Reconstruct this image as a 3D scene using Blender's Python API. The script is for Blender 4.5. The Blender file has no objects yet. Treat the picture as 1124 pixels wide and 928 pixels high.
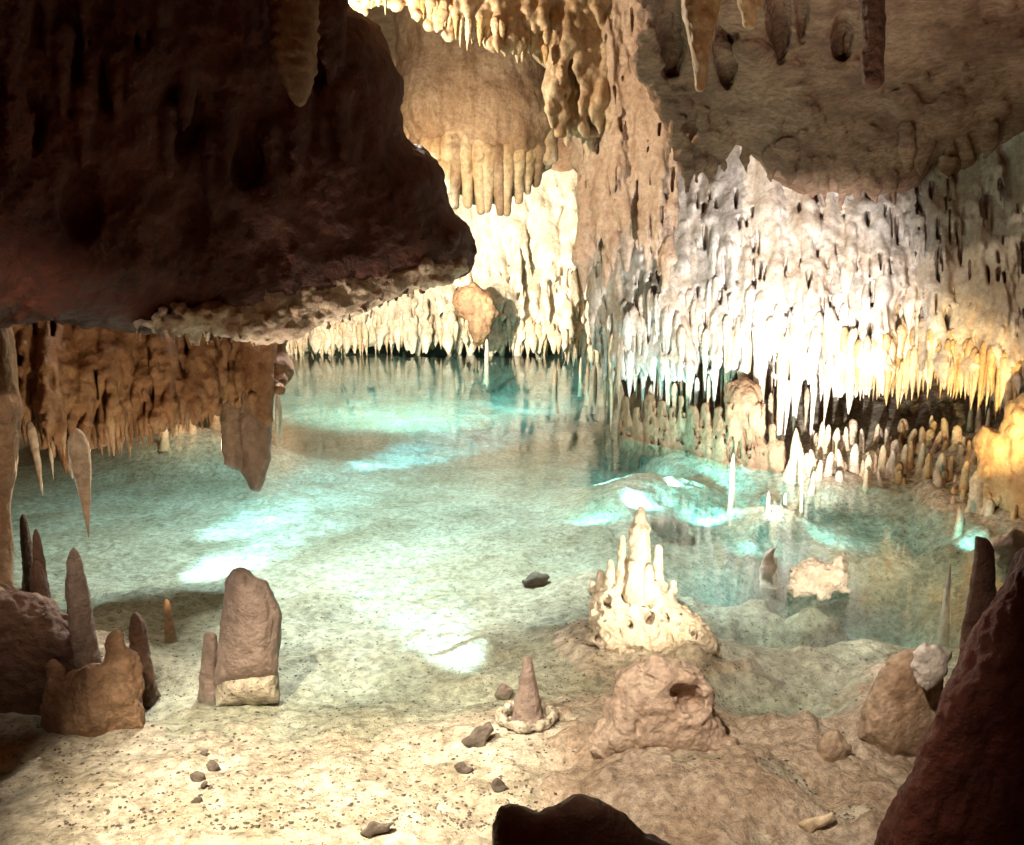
import bpy, math, random
import numpy as np
from mathutils import Vector

random.seed(7)
rng = np.random.default_rng(11)
scene = bpy.context.scene
COL = scene.collection

# ------------------------------------------------------------------ camera model
F, CX, CY, CAMZ = 973.0, 562.0, 464.0, 3.0
TH = math.radians(11.4)
ct, st = math.cos(TH), math.sin(TH)

def at(px, py, Y):
    """world point seen at pixel (px,py) of the photograph, Y metres ahead (arrays welcome)"""
    u = (np.asarray(px, float) - CX) / F
    v = (CY - np.asarray(py, float)) / F
    dy = ct + v * st
    dz = -st + v * ct
    s = Y / dy
    return np.stack(np.broadcast_arrays(u * s, Y * np.ones_like(s), CAMZ + dz * s), -1)

def yon(py, z=0.0):
    """distance ahead of the point of the level z seen in picture row py"""
    v = (CY - py) / F
    return (z - CAMZ) * (ct + v * st) / (-st + v * ct)

def onw(px, py, z=0.0):
    return at(px, py, yon(py, z))

def lerp_tab(tab):
    a = np.array(tab, float)
    return lambda x: np.interp(x, a[:, 0], a[:, 1])

# ------------------------------------------------------------------ noise
TAB = rng.random((32, 32, 32)).astype(np.float32)

def vnoise(x, y, z):
    x = np.asarray(x, np.float32); y = np.asarray(y, np.float32); z = np.asarray(z, np.float32)
    xi = np.floor(x).astype(np.int32); yi = np.floor(y).astype(np.int32); zi = np.floor(z).astype(np.int32)
    fx = x - xi; fy = y - yi; fz = z - zi
    fx = fx * fx * (3 - 2 * fx); fy = fy * fy * (3 - 2 * fy); fz = fz * fz * (3 - 2 * fz)
    x0 = xi & 31; x1 = (xi + 1) & 31; y0 = yi & 31; y1 = (yi + 1) & 31; z0 = zi & 31; z1 = (zi + 1) & 31
    def L(a, b, t): return a + (b - a) * t
    r = L(L(L(TAB[x0, y0, z0], TAB[x1, y0, z0], fx), L(TAB[x0, y1, z0], TAB[x1, y1, z0], fx), fy),
          L(L(TAB[x0, y0, z1], TAB[x1, y0, z1], fx), L(TAB[x0, y1, z1], TAB[x1, y1, z1], fx), fy), fz)
    return r * 2 - 1

def fbm(x, y, z, oc=4, gain=0.5):
    s = 0; a = 1.0; n = 0
    for i in range(oc):
        s = s + a * vnoise(x + 17.3 * i, y + 5.1 * i, z + 9.7 * i); n += a
        x = x * 2.03; y = y * 2.03; z = z * 2.03; a *= gain
    return s / n

# ------------------------------------------------------------------ surface nets
def surface_nets(Fd):
    nx, ny, nz = Fd.shape
    ins = Fd < 0
    c = [(0,0,0),(1,0,0),(0,1,0),(1,1,0),(0,0,1),(1,0,1),(0,1,1),(1,1,1)]
    sl = lambda o: (slice(o[0], nx-1+o[0]), slice(o[1], ny-1+o[1]), slice(o[2], nz-1+o[2]))
    tot = sum(ins[sl(o)].astype(np.int8) for o in c)
    act = (tot > 0) & (tot < 8)
    idx = np.argwhere(act)
    vals = np.stack([Fd[idx[:,0]+o[0], idx[:,1]+o[1], idx[:,2]+o[2]] for o in c], 1)
    edges = [(0,1),(2,3),(4,5),(6,7),(0,2),(1,3),(4,6),(5,7),(0,4),(1,5),(2,6),(3,7)]
    ca = np.array(c, float)
    pos = np.zeros((len(idx), 3)); cnt = np.zeros(len(idx))
    for a, b in edges:
        va, vb = vals[:, a], vals[:, b]
        m = (va < 0) != (vb < 0)
        t = np.where(m, va / np.where(m, va - vb, 1), 0)
        p = ca[a] + (ca[b] - ca[a]) * t[:, None]
        pos += np.where(m[:, None], p, 0); cnt += m
    verts = idx + pos / cnt[:, None]
    vid = np.full(act.shape, -1, np.int64); vid[act] = np.arange(len(idx))
    quads = []
    for ax in range(3):
        o = [0, 0, 0]; o[ax] = 1
        A = ins[:nx-o[0], :ny-o[1], :nz-o[2]]; B = ins[o[0]:, o[1]:, o[2]:]
        e = np.argwhere(A != B)
        b, d = [(1,2),(2,0),(0,1)][ax]
        e = e[(e[:, b] > 0) & (e[:, d] > 0) & (e[:, b] < Fd.shape[b]-1) & (e[:, d] < Fd.shape[d]-1)]
        s = A[e[:,0], e[:,1], e[:,2]]
        def cell(db, dd):
            q = e.copy(); q[:, b] += db; q[:, d] += dd
            return vid[q[:,0], q[:,1], q[:,2]]
        q = np.stack([cell(-1,-1), cell(0,-1), cell(0,0), cell(-1,0)], 1)
        q[~s] = q[~s][:, ::-1]
        quads.append(q)
    return verts, np.concatenate(quads)

def largest(v, q):
    lab = np.arange(len(v))
    for _ in range(400):
        m = lab[q].min(1)
        new = lab.copy()
        for k in range(4): np.minimum.at(new, q[:, k], m)
        new = new[new]
        if (new == lab).all(): break
        lab = new
    ids, n = np.unique(lab, return_counts=True)
    keep = lab == ids[n.argmax()]
    mp = np.cumsum(keep) - 1
    return v[keep], mp[q[keep[q[:, 0]]]]

def vnormals(v, q):
    n = np.cross(v[q[:,2]] - v[q[:,0]], v[q[:,3]] - v[q[:,1]])
    out = np.zeros_like(v)
    for k in range(4): np.add.at(out, q[:, k], n)
    return out / np.maximum(np.linalg.norm(out, axis=1, keepdims=True), 1e-9)

def mesh_np(name, v, f, mat, origin=None, parent=None):
    """link a numpy mesh as one object with its origin at its base"""
    v = np.asarray(v, float); f = np.asarray(f)
    if origin is None:
        origin = np.array([(v[:,0].min()+v[:,0].max())/2, (v[:,1].min()+v[:,1].max())/2, v[:,2].min()])
    base = np.array(parent.matrix_world.translation) if parent is not None else np.zeros(3)
    if parent is not None: base = np.array(parent.location); origin = np.asarray(origin)
    me = bpy.data.meshes.new(name)
    k = f.shape[1]
    me.vertices.add(len(v)); me.vertices.foreach_set('co', (v - origin).astype(np.float32).ravel())
    me.loops.add(f.size); me.loops.foreach_set('vertex_index', f.astype(np.int32).ravel())
    me.polygons.add(len(f)); me.polygons.foreach_set('loop_start', np.arange(0, f.size, k, dtype=np.int32))
    me.polygons.foreach_set('use_smooth', np.ones(len(f), bool))
    me.update(calc_edges=True); me.validate()
    me.materials.append(mat)
    o = bpy.data.objects.new(name, me); COL.objects.link(o)
    if parent is not None:
        o.parent = parent; o.location = origin - base
    else:
        o.location = origin
    return o

def tag(o, label=None, cat=None, group=None, kind=None):
    if label: o['label'] = label
    if cat: o['category'] = cat
    if group: o['group'] = group
    if kind: o['kind'] = kind
    return o

def empty(name, loc, label, cat, group=None):
    o = bpy.data.objects.new(name, None); COL.objects.link(o)
    o.location = loc; o.empty_display_size = 0.1
    return tag(o, label, cat, group)

# ------------------------------------------------------------------ rock sculpting field
class Rock:
    """signed distance field over (picture column, picture row, depth), all in picture-pixel units at the
    rock's own distance Y0 (a number or a function of column and row); meshed and placed in metres"""
    def __init__(s, x0, x1, y0, y1, w0, w1, Y0, step=2.0):
        s.Y0 = Y0; s.h = step; s.o = np.array([x0, y0, w0], float)
        s.n = [int((b - a) / step) + 2 for a, b in ((x0, x1), (y0, y1), (w0, w1))]
        s.ax = [s.o[i] + np.arange(s.n[i], dtype=np.float32) * step for i in range(3)]
        s.F = np.full(s.n, 60.0, np.float32)
    def _sl(s, lo, hi, pad):
        r = []
        for i in range(3):
            a = max(0, int((lo[i] - pad - s.o[i]) / s.h)); b = min(s.n[i], int((hi[i] + pad - s.o[i]) / s.h) + 2)
            if b <= a: return None
            r.append(slice(a, b))
        return tuple(r)
    def _g(s, sl):
        return (s.ax[0][sl[0]][:, None, None], s.ax[1][sl[1]][None, :, None], s.ax[2][sl[2]][None, None, :])
    def _union(s, sl, d, k, sub=False):
        a = s.F[sl]
        if sub:
            d = -d
            h = np.clip(0.5 - 0.5 * (d - a) / k, 0, 1) if k > 0 else None
            s.F[sl] = np.maximum(a, d) if k <= 0 else d * (1 - h) + a * h + k * h * (1 - h)
        else:
            if k <= 0: s.F[sl] = np.minimum(a, d)
            else:
                h = np.clip(0.5 + 0.5 * (a - d) / k, 0, 1)
                s.F[sl] = a * (1 - h) + d * h - k * h * (1 - h)
    def cone(s, a, b, ra, rb, k=3, sub=False, sq=1.0):
        """tapered round bar from a to b; sq squashes it in depth"""
        a = np.array(a, float); b = np.array(b, float); r = max(ra, rb)
        sl = s._sl(np.minimum(a, b), np.maximum(a, b), r / min(sq, 1) + k + 3 * s.h)
        if sl is None: return s
        X, Yy, W = s._g(sl)
        d = b - a; L2 = max(float(d @ d), 1e-6)
        px, py, pw = X - a[0], Yy - a[1], W - a[2]
        t = np.clip((px * d[0] + py * d[1] + pw * d[2]) / L2, 0, 1)
        q = np.sqrt((px - d[0]*t)**2 + (py - d[1]*t)**2 + ((pw - d[2]*t) * sq)**2)
        s._union(sl, (q - (ra + (rb - ra) * t)).astype(np.float32), k, sub); return s
    def ball(s, c, r, k=4, sub=False):
        c = np.array(c, float); r = np.array(r if hasattr(r, '__len__') else (r, r, r), float)
        sl = s._sl(c - r, c + r, k + 3 * s.h)
        if sl is None: return s
        X, Yy, W = s._g(sl)
        q = np.sqrt(((X - c[0]) / r[0])**2 + ((Yy - c[1]) / r[1])**2 + ((W - c[2]) / r[2])**2)
        s._union(sl, ((q - 1) * r.min()).astype(np.float32), k, sub); return s
    def slab(s, poly, w=0.0, a=20.0, R=12.0, k=4, sub=False, wob=0.0, wsc=20.0):
        """solid with the outline poly, depth half-thickness a about w, edges rounded by R"""
        P = np.array(poly, float)
        X = s.ax[0][:, None]; Yy = s.ax[1][None, :]
        if wob:
            X = X + wob * fbm(X / wsc, Yy / wsc, 3.3 + 0 * X, 3); Yy = Yy + wob * fbm(s.ax[0][:, None] / wsc, Yy / wsc, 8.1 + 0 * X, 3)
        X, Yy = np.broadcast_arrays(X, Yy)
        d = np.full(X.shape, 1e9); sg = np.ones(X.shape)
        n = len(P)
        for i in range(n):
            j = i - 1
            ex, ey = P[j] - P[i]
            wx = X - P[i, 0]; wy = Yy - P[i, 1]
            t = np.clip((wx * ex + wy * ey) / max(ex*ex + ey*ey, 1e-9), 0, 1)
            d = np.minimum(d, (wx - ex*t)**2 + (wy - ey*t)**2)
            c1 = Yy >= P[i, 1]; c2 = Yy < P[j, 1]; c3 = ex * wy > ey * wx
            fl = (c1 & c2 & c3) | (~c1 & ~c2 & ~c3)
            sg = np.where(fl, -sg, sg)
        d2 = (np.sqrt(d) * sg)[:, :, None]
        dw = np.abs(s.ax[2] - w)[None, None, :] - a
        R = min(R, a * 0.98)
        u = d2 + R; vv = dw + R
        f = np.sqrt(np.maximum(u, 0)**2 + np.maximum(vv, 0)**2) + np.minimum(np.maximum(u, vv), 0) - R
        s._union((slice(None),)*3, f.astype(np.float32), k, sub); return s
    def noise(s, amp, sx, sy, sw, oc=3, seed=0.0, ridged=False):
        X, Yy, W = np.broadcast_arrays(s.ax[0][:, None, None], s.ax[1][None, :, None], s.ax[2][None, None, :])
        band = np.abs(s.F) < amp * 2 + 3 * s.h
        n = fbm(X[band] / sx + seed, Yy[band] / sy + seed, W[band] / sw + seed, oc)
        if ridged: n = 1 - 2 * np.abs(n) * 1.6
        s.F[band] += amp * n; return s
    def front(s, x, y, default=0.0):
        i = min(max(int((x - s.o[0]) / s.h), 0), s.n[0] - 1); j = min(max(int((y - s.o[1]) / s.h), 0), s.n[1] - 1)
        c = s.F[i, j] < 0
        return float(s.ax[2][c.argmax()]) if c.any() else default
    def frontY(s, x, y, inset=0.0):
        for dy in (0, -8, -16, -26, -40, -60, -80):
            i = s.front(x, y + dy, 1e9)
            if i < 1e8: break
        else: i = 0.0
        Y0 = float(s.Y0(x, y)) if callable(s.Y0) else s.Y0
        return Y0 * (1 + (i + inset) / F)
    def mesh(s, rough=(), keep=True):
        G = s.F
        for i in range(3):
            e = [slice(None)] * 3
            for q in (0, -1):
                e[i] = q; G[tuple(e)] = np.maximum(G[tuple(e)], 0.6 * s.h)
        v, q = surface_nets(G)
        if keep: v, q = largest(v, q)
        v = v * s.h + s.o
        for amp, sx, sy, sw, oc in rough:
            n = vnormals(v, q)
            v = v + n * (amp * fbm(v[:,0]/sx, v[:,1]/sy, v[:,2]/sw, oc))[:, None]
        Y0 = s.Y0(v[:,0], v[:,1]) if callable(s.Y0) else s.Y0
        P = at(v[:,0], v[:,1], Y0 * (1 + v[:,2] / F))
        a, b, c, d = (P[q[:, i]] for i in range(4))
        if (np.einsum('ij,ij->i', np.cross(a - P.mean(0), b - P.mean(0)), c - P.mean(0)) + np.einsum('ij,ij->i', np.cross(a - P.mean(0), c - P.mean(0)), d - P.mean(0))).sum() < 0:
            q = q[:, ::-1]
        return P, q
    def build(s, name, mat, parent=None, rough=(), origin=None):
        P, q = s.mesh(rough)
        return mesh_np(name, P, q, mat, origin, parent)

# ------------------------------------------------------------------ materials
def nodes(mat):
    mat.use_nodes = True
    nt = mat.node_tree; nt.nodes.clear()
    def N(t, **kw):
        n = nt.nodes.new(t)
        for k, v in kw.items():
            if k.startswith('i_'):
                n.inputs[int(k[2:]) if k[2:].isdigit() else k[2:].replace('_', ' ')].default_value = v
            else: setattr(n, k, v)
        return n
    return nt, N, nt.links.new

def ramp(N, pts):
    r = N('ShaderNodeValToRGB')
    e = r.color_ramp.elements
    while len(e) < len(pts): e.new(0.5)
    for x, (p, c) in zip(e, pts):
        x.position = p; x.color = (*c, 1) if len(c) == 3 else c
    return r

def limestone(name, pale, tan, stain, rough=0.55, bump=0.5, streak=0.5, speck=0.0, sc=1.0, lo=(0.62, 0.58, 0.54)):
    m = bpy.data.materials.new(name); nt, N, L = nodes(m)
    geo = N('ShaderNodeNewGeometry')
    n1 = N('ShaderNodeTexNoise'); n1.inputs['Scale'].default_value = 1.3 * sc; n1.inputs['Detail'].default_value = 6; n1.inputs['Roughness'].default_value = 0.62
    L(geo.outputs['Position'], n1.inputs['Vector'])
    r1 = ramp(N, [(0.36, tan), (0.62, pale)]); L(n1.outputs['Fac'], r1.inputs['Fac'])
    mp = N('ShaderNodeMapping'); mp.inputs['Scale'].default_value = (5.5*sc, 5.5*sc, 0.8*sc); L(geo.outputs['Position'], mp.inputs['Vector'])
    n2 = N('ShaderNodeTexNoise'); n2.inputs['Scale'].default_value = 1.0; n2.inputs['Detail'].default_value = 5; L(mp.outputs['Vector'], n2.inputs['Vector'])
    r2 = ramp(N, [(0.5, (0, 0, 0)), (0.68, (1, 1, 1))]); L(n2.outputs['Fac'], r2.inputs['Fac'])
    k = N('ShaderNodeMath', operation='MULTIPLY'); k.inputs[1].default_value = streak; L(r2.outputs['Color'], k.inputs[0])
    mx = N('ShaderNodeMix', data_type='RGBA'); L(k.outputs[0], mx.inputs['Factor']); L(r1.outputs['Color'], mx.inputs[6]); mx.inputs[7].default_value = (*stain, 1)
    col = mx.outputs[2]
    n4 = N('ShaderNodeTexNoise'); n4.inputs['Scale'].default_value = 14 * sc; n4.inputs['Detail'].default_value = 5; n4.inputs['Roughness'].default_value = 0.7; L(geo.outputs['Position'], n4.inputs['Vector'])
    r4 = ramp(N, [(0.36, lo), (0.62, (1.1, 1.08, 1.05))]); L(n4.outputs['Fac'], r4.inputs['Fac'])
    mm = N('ShaderNodeMix', data_type='RGBA', blend_type='MULTIPLY'); mm.inputs['Factor'].default_value = 0.8; L(col, mm.inputs[6]); L(r4.outputs['Color'], mm.inputs[7]); col = mm.outputs[2]
    if speck:
        n5 = N('ShaderNodeTexNoise'); n5.inputs['Scale'].default_value = 26 * sc; n5.inputs['Detail'].default_value = 3; n5.inputs['Roughness'].default_value = 0.75; L(geo.outputs['Position'], n5.inputs['Vector'])
        r5 = ramp(N, [(0.60, (0, 0, 0)), (0.66, (1, 1, 1))]); L(n5.outputs['Fac'], r5.inputs['Fac'])
        k5 = N('ShaderNodeMath', operation='MULTIPLY'); k5.inputs[1].default_value = speck; L(r5.outputs['Color'], k5.inputs[0])
        m5 = N('ShaderNodeMix', data_type='RGBA'); L(k5.outputs[0], m5.inputs['Factor']); L(col, m5.inputs[6]); m5.inputs[7].default_value = (0.07, 0.05, 0.035, 1); col = m5.outputs[2]
    nb = N('ShaderNodeTexNoise'); nb.inputs['Scale'].default_value = 9 * sc; nb.inputs['Detail'].default_value = 8; nb.inputs['Roughness'].default_value = 0.68; L(geo.outputs['Position'], nb.inputs['Vector'])
    bp = N('ShaderNodeBump'); bp.inputs['Strength'].default_value = bump; bp.inputs['Distance'].default_value = 0.06; L(nb.outputs['Fac'], bp.inputs['Height'])
    b = N('ShaderNodeBsdfPrincipled'); b.inputs['Roughness'].default_value = rough; b.inputs['Specular IOR Level'].default_value = 0.35
    L(col, b.inputs['Base Color']); L(bp.outputs['Normal'], b.inputs['Normal'])
    o = N('ShaderNodeOutputMaterial'); L(b.outputs[0], o.inputs['Surface'])
    return m

M = {}
M['white'] = limestone('white_calcite', (0.62, 0.58, 0.54), (0.42, 0.35, 0.28), (0.30, 0.20, 0.12), 0.45, 0.5, 0.45)
M['cream'] = limestone('cream_calcite', (0.60, 0.50, 0.36), (0.46, 0.33, 0.19), (0.33, 0.18, 0.08), 0.5, 0.5, 0.45)
M['pale'] = limestone('pale_crumbly_calcite', (0.70, 0.62, 0.48), (0.55, 0.45, 0.32), (0.40, 0.28, 0.16), 0.6, 1.0, 0.4)
M['ochre'] = limestone('ochre_calcite', (0.52, 0.38, 0.20), (0.40, 0.24, 0.10), (0.27, 0.13, 0.05), 0.5, 0.5, 0.5)
M['tan'] = limestone('tan_limestone', (0.40, 0.30, 0.21), (0.28, 0.18, 0.11), (0.16, 0.08, 0.04), 0.6, 0.7, 0.55)
M['brown'] = limestone('brown_limestone', (0.30, 0.19, 0.11), (0.20, 0.10, 0.05), (0.11, 0.045, 0.02), 0.62, 0.8, 0.5)
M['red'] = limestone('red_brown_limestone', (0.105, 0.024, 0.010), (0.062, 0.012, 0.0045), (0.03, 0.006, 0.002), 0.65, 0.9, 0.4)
M['umber'] = limestone('umber_limestone', (0.45, 0.29, 0.20), (0.20, 0.10, 0.058), (0.11, 0.045, 0.024), 0.65, 1.0, 0.4, sc=1.0, lo=(0.45, 0.4, 0.36))
M['dark'] = limestone('dark_brown_rock', (0.13, 0.065, 0.038), (0.08, 0.035, 0.02), (0.04, 0.016, 0.009), 0.6, 1.0, 0.4)
M['slate'] = limestone('dark_grey_stone', (0.12, 0.095, 0.075), (0.07, 0.055, 0.042), (0.04, 0.03, 0.022), 0.6, 0.8, 0.3)
M['rust'] = limestone('rusty_brown_limestone', (0.27, 0.155, 0.075), (0.17, 0.085, 0.04), (0.09, 0.04, 0.02), 0.6, 1.0, 0.6)
M['pink'] = limestone('pinkish_limestone', (0.58, 0.46, 0.36), (0.46, 0.33, 0.24), (0.24, 0.13, 0.07), 0.55, 0.8, 0.4)
M['crust'] = limestone('brown_rock_crust', (0.58, 0.48, 0.37), (0.44, 0.33, 0.23), (0.26, 0.16, 0.10), 0.55, 1.0, 0.5, speck=0.5, sc=1.6, lo=(0.42, 0.38, 0.34))
M['mauve'] = limestone('mauve_grey_stalagmite', (0.25, 0.185, 0.15), (0.18, 0.125, 0.10), (0.12, 0.075, 0.055), 0.5, 0.9, 0.45)
M['sand'] = limestone('pale_sand_bed', (0.56, 0.49, 0.38), (0.36, 0.295, 0.20), (0.34, 0.26, 0.17), 0.7, 1.0, 0.3, speck=0.9, lo=(0.36, 0.35, 0.32))  # strong mottling imitates light ripples on the bed; the dark specks are stones

def water_mat():
    m = bpy.data.materials.new('clear_teal_water'); nt, N, L = nodes(m)
    geo = N('ShaderNodeNewGeometry')
    n1 = N('ShaderNodeTexNoise'); n1.inputs['Scale'].default_value = 5.0; n1.inputs['Detail'].default_value = 4; L(geo.outputs['Position'], n1.inputs['Vector'])
    n2 = N('ShaderNodeTexNoise'); n2.inputs['Scale'].default_value = 28.0; n2.inputs['Detail'].default_value = 3; L(geo.outputs['Position'], n2.inputs['Vector'])
    ad = N('ShaderNodeMath', operation='MULTIPLY_ADD'); ad.inputs[1].default_value = 0.22; L(n2.outputs['Fac'], ad.inputs[0]); L(n1.outputs['Fac'], ad.inputs[2])
    bp = N('ShaderNodeBump'); bp.inputs['Strength'].default_value = 0.075; bp.inputs['Distance'].default_value = 0.03; L(ad.outputs[0], bp.inputs['Height'])
    n3 = N('ShaderNodeTexNoise'); n3.inputs['Scale'].default_value = 0.8; n3.inputs['Detail'].default_value = 3; L(geo.outputs['Position'], n3.inputs['Vector'])
    r3 = ramp(N, [(0.46, (0.03, 0.03, 0.03)), (0.64, (0.30, 0.30, 0.30))]); L(n3.outputs['Fac'], r3.inputs['Fac']); L(r3.outputs['Color'], bp.inputs['Strength'])
    fr = N('ShaderNodeFresnel'); fr.inputs['IOR'].default_value = 1.45; L(bp.outputs['Normal'], fr.inputs['Normal'])
    tr = N('ShaderNodeBsdfTransparent'); tr.inputs['Color'].default_value = (0.93, 0.99, 0.98, 1)
    gl = N('ShaderNodeBsdfGlossy'); gl.inputs['Roughness'].default_value = 0.03; L(bp.outputs['Normal'], gl.inputs['Normal'])
    mx = N('ShaderNodeMixShader'); sb = N('ShaderNodeMath', operation='SUBTRACT'); sb.inputs[0].default_value = 1.0; L(geo.outputs['Backfacing'], sb.inputs[1])
    mf = N('ShaderNodeMath', operation='MULTIPLY'); L(fr.outputs[0], mf.inputs[0]); L(sb.outputs[0], mf.inputs[1]); L(mf.outputs[0], mx.inputs[0]); L(tr.outputs[0], mx.inputs[1]); L(gl.outputs[0], mx.inputs[2])
    va = N('ShaderNodeVolumeAbsorption'); va.inputs['Color'].default_value = (0.34, 0.83, 0.92, 1); va.inputs['Density'].default_value = 0.36
    o = N('ShaderNodeOutputMaterial'); L(mx.outputs[0], o.inputs['Surface']); L(va.outputs[0], o.inputs['Volume'])
    return m
M['water'] = water_mat()

# ------------------------------------------------------------------ camera, world, view
cam = bpy.data.cameras.new('camera'); co = bpy.data.objects.new('camera', cam); COL.objects.link(co)
cam.sensor_width = 36; cam.lens = 36 * F / 1124.0; cam.clip_end = 200; cam.clip_start = 0.05
co.location = (0, 0, CAMZ); co.rotation_euler = (math.pi/2 - TH, 0, 0)
scene.camera = co
w = bpy.data.worlds.new('World'); scene.world = w; w.use_nodes = True
bg = w.node_tree.nodes['Background']; bg.inputs[0].default_value = (1.0, 0.13, 0.05, 1); bg.inputs[1].default_value = 0.03
scene.view_settings.view_transform = 'Standard'; scene.view_settings.look = 'None'
scene.view_settings.exposure = 1.65; scene.view_settings.gamma = 1
scene.cycles.use_denoising = True
scene.cycles.max_bounces = 8; scene.cycles.transparent_max_bounces = 16; scene.cycles.diffuse_bounces = 4
scene.cycles.caustics_reflective = False; scene.cycles.caustics_refractive = False
scene.cycles.sample_clamp_indirect = 4.0

# ------------------------------------------------------------------ pool bed, water, cave ceiling (the setting)
shore = lerp_tab([(-400, 392), (300, 392), (600, 398), (640, 415), (668, 462), (690, 480), (760, 495), (800, 508), (860, 521), (940, 526), (1000, 533), (1050, 556), (1124, 592), (1200, 640), (1500, 760)])
HUMPS = [  # column, row, rise, radius across, radius along (m)
    (760, 515, 0.36, 1.3, 0.8), (690, 530, 0.30, 0.8, 1.1), (840, 550, 0.34, 0.7, 0.4), (900, 640, 0.42, 0.36, 0.16), (846, 624, 0.25, 0.2, 0.12), (205, 472, 0.72, 1.8, 0.9),
    (700, 700, 0.30, 0.75, 0.55), (590, 800, 0.10, 0.5, 0.4), (740, 850, 0.17, 0.7, 0.55), (820, 900, 0.12, 0.7, 0.35), (900, 830, 0.10, 0.4, 0.3),
    (1000, 770, 0.20, 0.5, 0.5), (960, 690, 0.12, 0.5, 0.25), (870, 700, 0.06, 0.3, 0.2), (655, 620, 0.15, 0.45, 0.3), (130, 655, 0.05, 0.5, 0.4), (30, 720, 0.3, 0.8, 0.6)]
HOLES = [(975, 620, 0.75, 1.3, 0.9), (830, 600, 0.35, 0.8, 0.4), (840, 660, 0.35, 0.7, 0.4), (875, 760, 0.22, 0.55, 0.45), (790, 655, 0.2, 0.5, 0.3), (420, 740, 0.10, 0.7, 0.45), (910, 895, 0.14, 0.22, 0.16), (630, 860, 0.10, 0.25, 0.15), (815, 835, 0.12, 0.25, 0.16)]
def bed_z(X, Y):
    z = np.interp(Y, [2, 4.3, 4.9, 5.6, 6.6, 8.5, 11, 15, 22, 26], [0.10, 0.07, 0.01, -0.08, -0.16, -0.30, -0.50, -0.75, -0.8, -0.8])
    for px, py, h, rx, ry in HUMPS:
        c = onw(px, py)
        z = z + h * np.exp(-((X - c[0]) / rx)**2 - ((Y - c[1]) / ry)**2)
    for px, py, h, rx, ry in HOLES:
        c = onw(px, py)
        z = z - h * np.exp(-((X - c[0]) / rx)**2 - ((Y - c[1]) / ry)**2)
    # the shelf that climbs under the right-hand and the back wall
    dep = Y * ct + CAMZ * st
    px = CX + F * X / dep
    d = Y - yon(shore(px))
    sh = np.clip(d + 0.25, 0, 4)
    z = np.where(px > 672, np.maximum(z, np.where(sh > 0, -0.06 + 0.32 * sh, -0.06 + 0.38 * np.minimum(d + 0.25, 0)) - 1.6 * np.clip((748 - px) / 70, 0, 1)**2), z)
    z = z + 0.10 * np.clip(Y - 23.2, 0, 9)
    z = z + 0.06 * fbm(X * 0.9, Y * 0.9, 0 * X + 2.2, 4) + 0.035 * fbm(X * 3.7, Y * 3.7, 0 * X + 6, 4)
    z = z + 0.028 * fbm(X * 7, Y * 7, 0 * X + 15, 3) * np.clip((Y - 5.5) / 1.5, 0, 1)
    near = np.clip((9 - Y) / 3, 0, 1)
    z = z + near * 0.018 * fbm(X * 14, Y * 14, 0 * X + 1, 3)
    rk = np.clip(fbm(X * 2.2, Y * 2.2, 0 * X + 31, 3) - 0.05, 0, 1)
    z = z + np.interp(px, [640, 740], [0.06, 0.26]) * rk * np.clip((Y - 3) / 2, 0, 1) * np.clip((13 - Y) / 3, 0, 1)
    return z
def ground(px, py, wet=True):
    """distance ahead at which the sight line of a pixel meets the bed (or the water over it)"""
    Ys = np.linspace(2.0, 26, 1600)
    p = at(np.full_like(Ys, px), np.full_like(Ys, py), Ys)
    z = bed_z(p[:, 0], p[:, 1])
    if wet: z = np.maximum(z, 0)
    h = p[:, 2] <= z
    return float(Ys[h.argmax()]) if h.any() else 24.0
def grid_faces(nu, nv):
    i = np.arange(nu * nv).reshape(nu, nv)
    return np.stack([i[:-1, :-1], i[1:, :-1], i[1:, 1:], i[:-1, 1:]], -1).reshape(-1, 4)
NU, NV = 620, 620
t = np.linspace(0, 1, NV)
Yr = 1.2 * (27.0 / 1.2) ** t
uu = np.linspace(-1, 1, NU)
XX = uu[:, None] * (3.0 + 0.42 * Yr)[None, :] ; YY = np.broadcast_to(Yr[None, :], XX.shape)
ZZ = bed_z(XX, YY)
bed = mesh_np('pool_bed', np.stack([XX, YY, ZZ], -1).reshape(-1, 3), grid_faces(NU, NV), M['sand'], origin=np.zeros(3))
tag(bed, 'pale sandy pool floor and shore with dark speckles', None, kind='structure')

dp = YY * ct + CAMZ * st
PX = CX + F * XX / dp; PY = CY + F * (CAMZ * ct - YY * st) / dp
msk = np.minimum.reduce([np.clip((PX - 560 - 0.25 * (900 - PY)) / 90, -1, 1) + 0 * PY, np.clip((PY - 752) / 50, -1, 1), np.clip((1100 - PX) / 60, -1, 1)])
g1 = fbm(XX * 2.1, YY * 2.1, 0 * XX + 11, 4) + 0.4 * fbm(XX * 7, YY * 7, 0 * XX + 12, 3)
ZR = ZZ + 0.055 * np.clip(msk + 0.9 * g1 - 0.1, -1, 0.7) + 0.035 * np.abs(fbm(XX * 5, YY * 5, 0 * XX + 21, 4)) + 0.03 * fbm(XX * 14, YY * 14, 0 * XX + 3, 4) - 0.09 * np.clip(fbm(XX * 4.2, YY * 4.2, 0 * XX + 41, 3) - 0.22, 0, 0.4) / 0.4 - 0.012
ju = slice(300, 560); jv = slice(90, 400)
sx, sy = XX[ju, jv], YY[ju, jv]
rg = mesh_np('rocky_ground', np.stack([sx, sy, ZR[ju, jv]], -1).reshape(-1, 3), grid_faces(*sx.shape), M['crust'], origin=np.zeros(3))
tag(rg, 'rough brown rock crust over the sand at the right', None, kind='structure')

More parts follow.
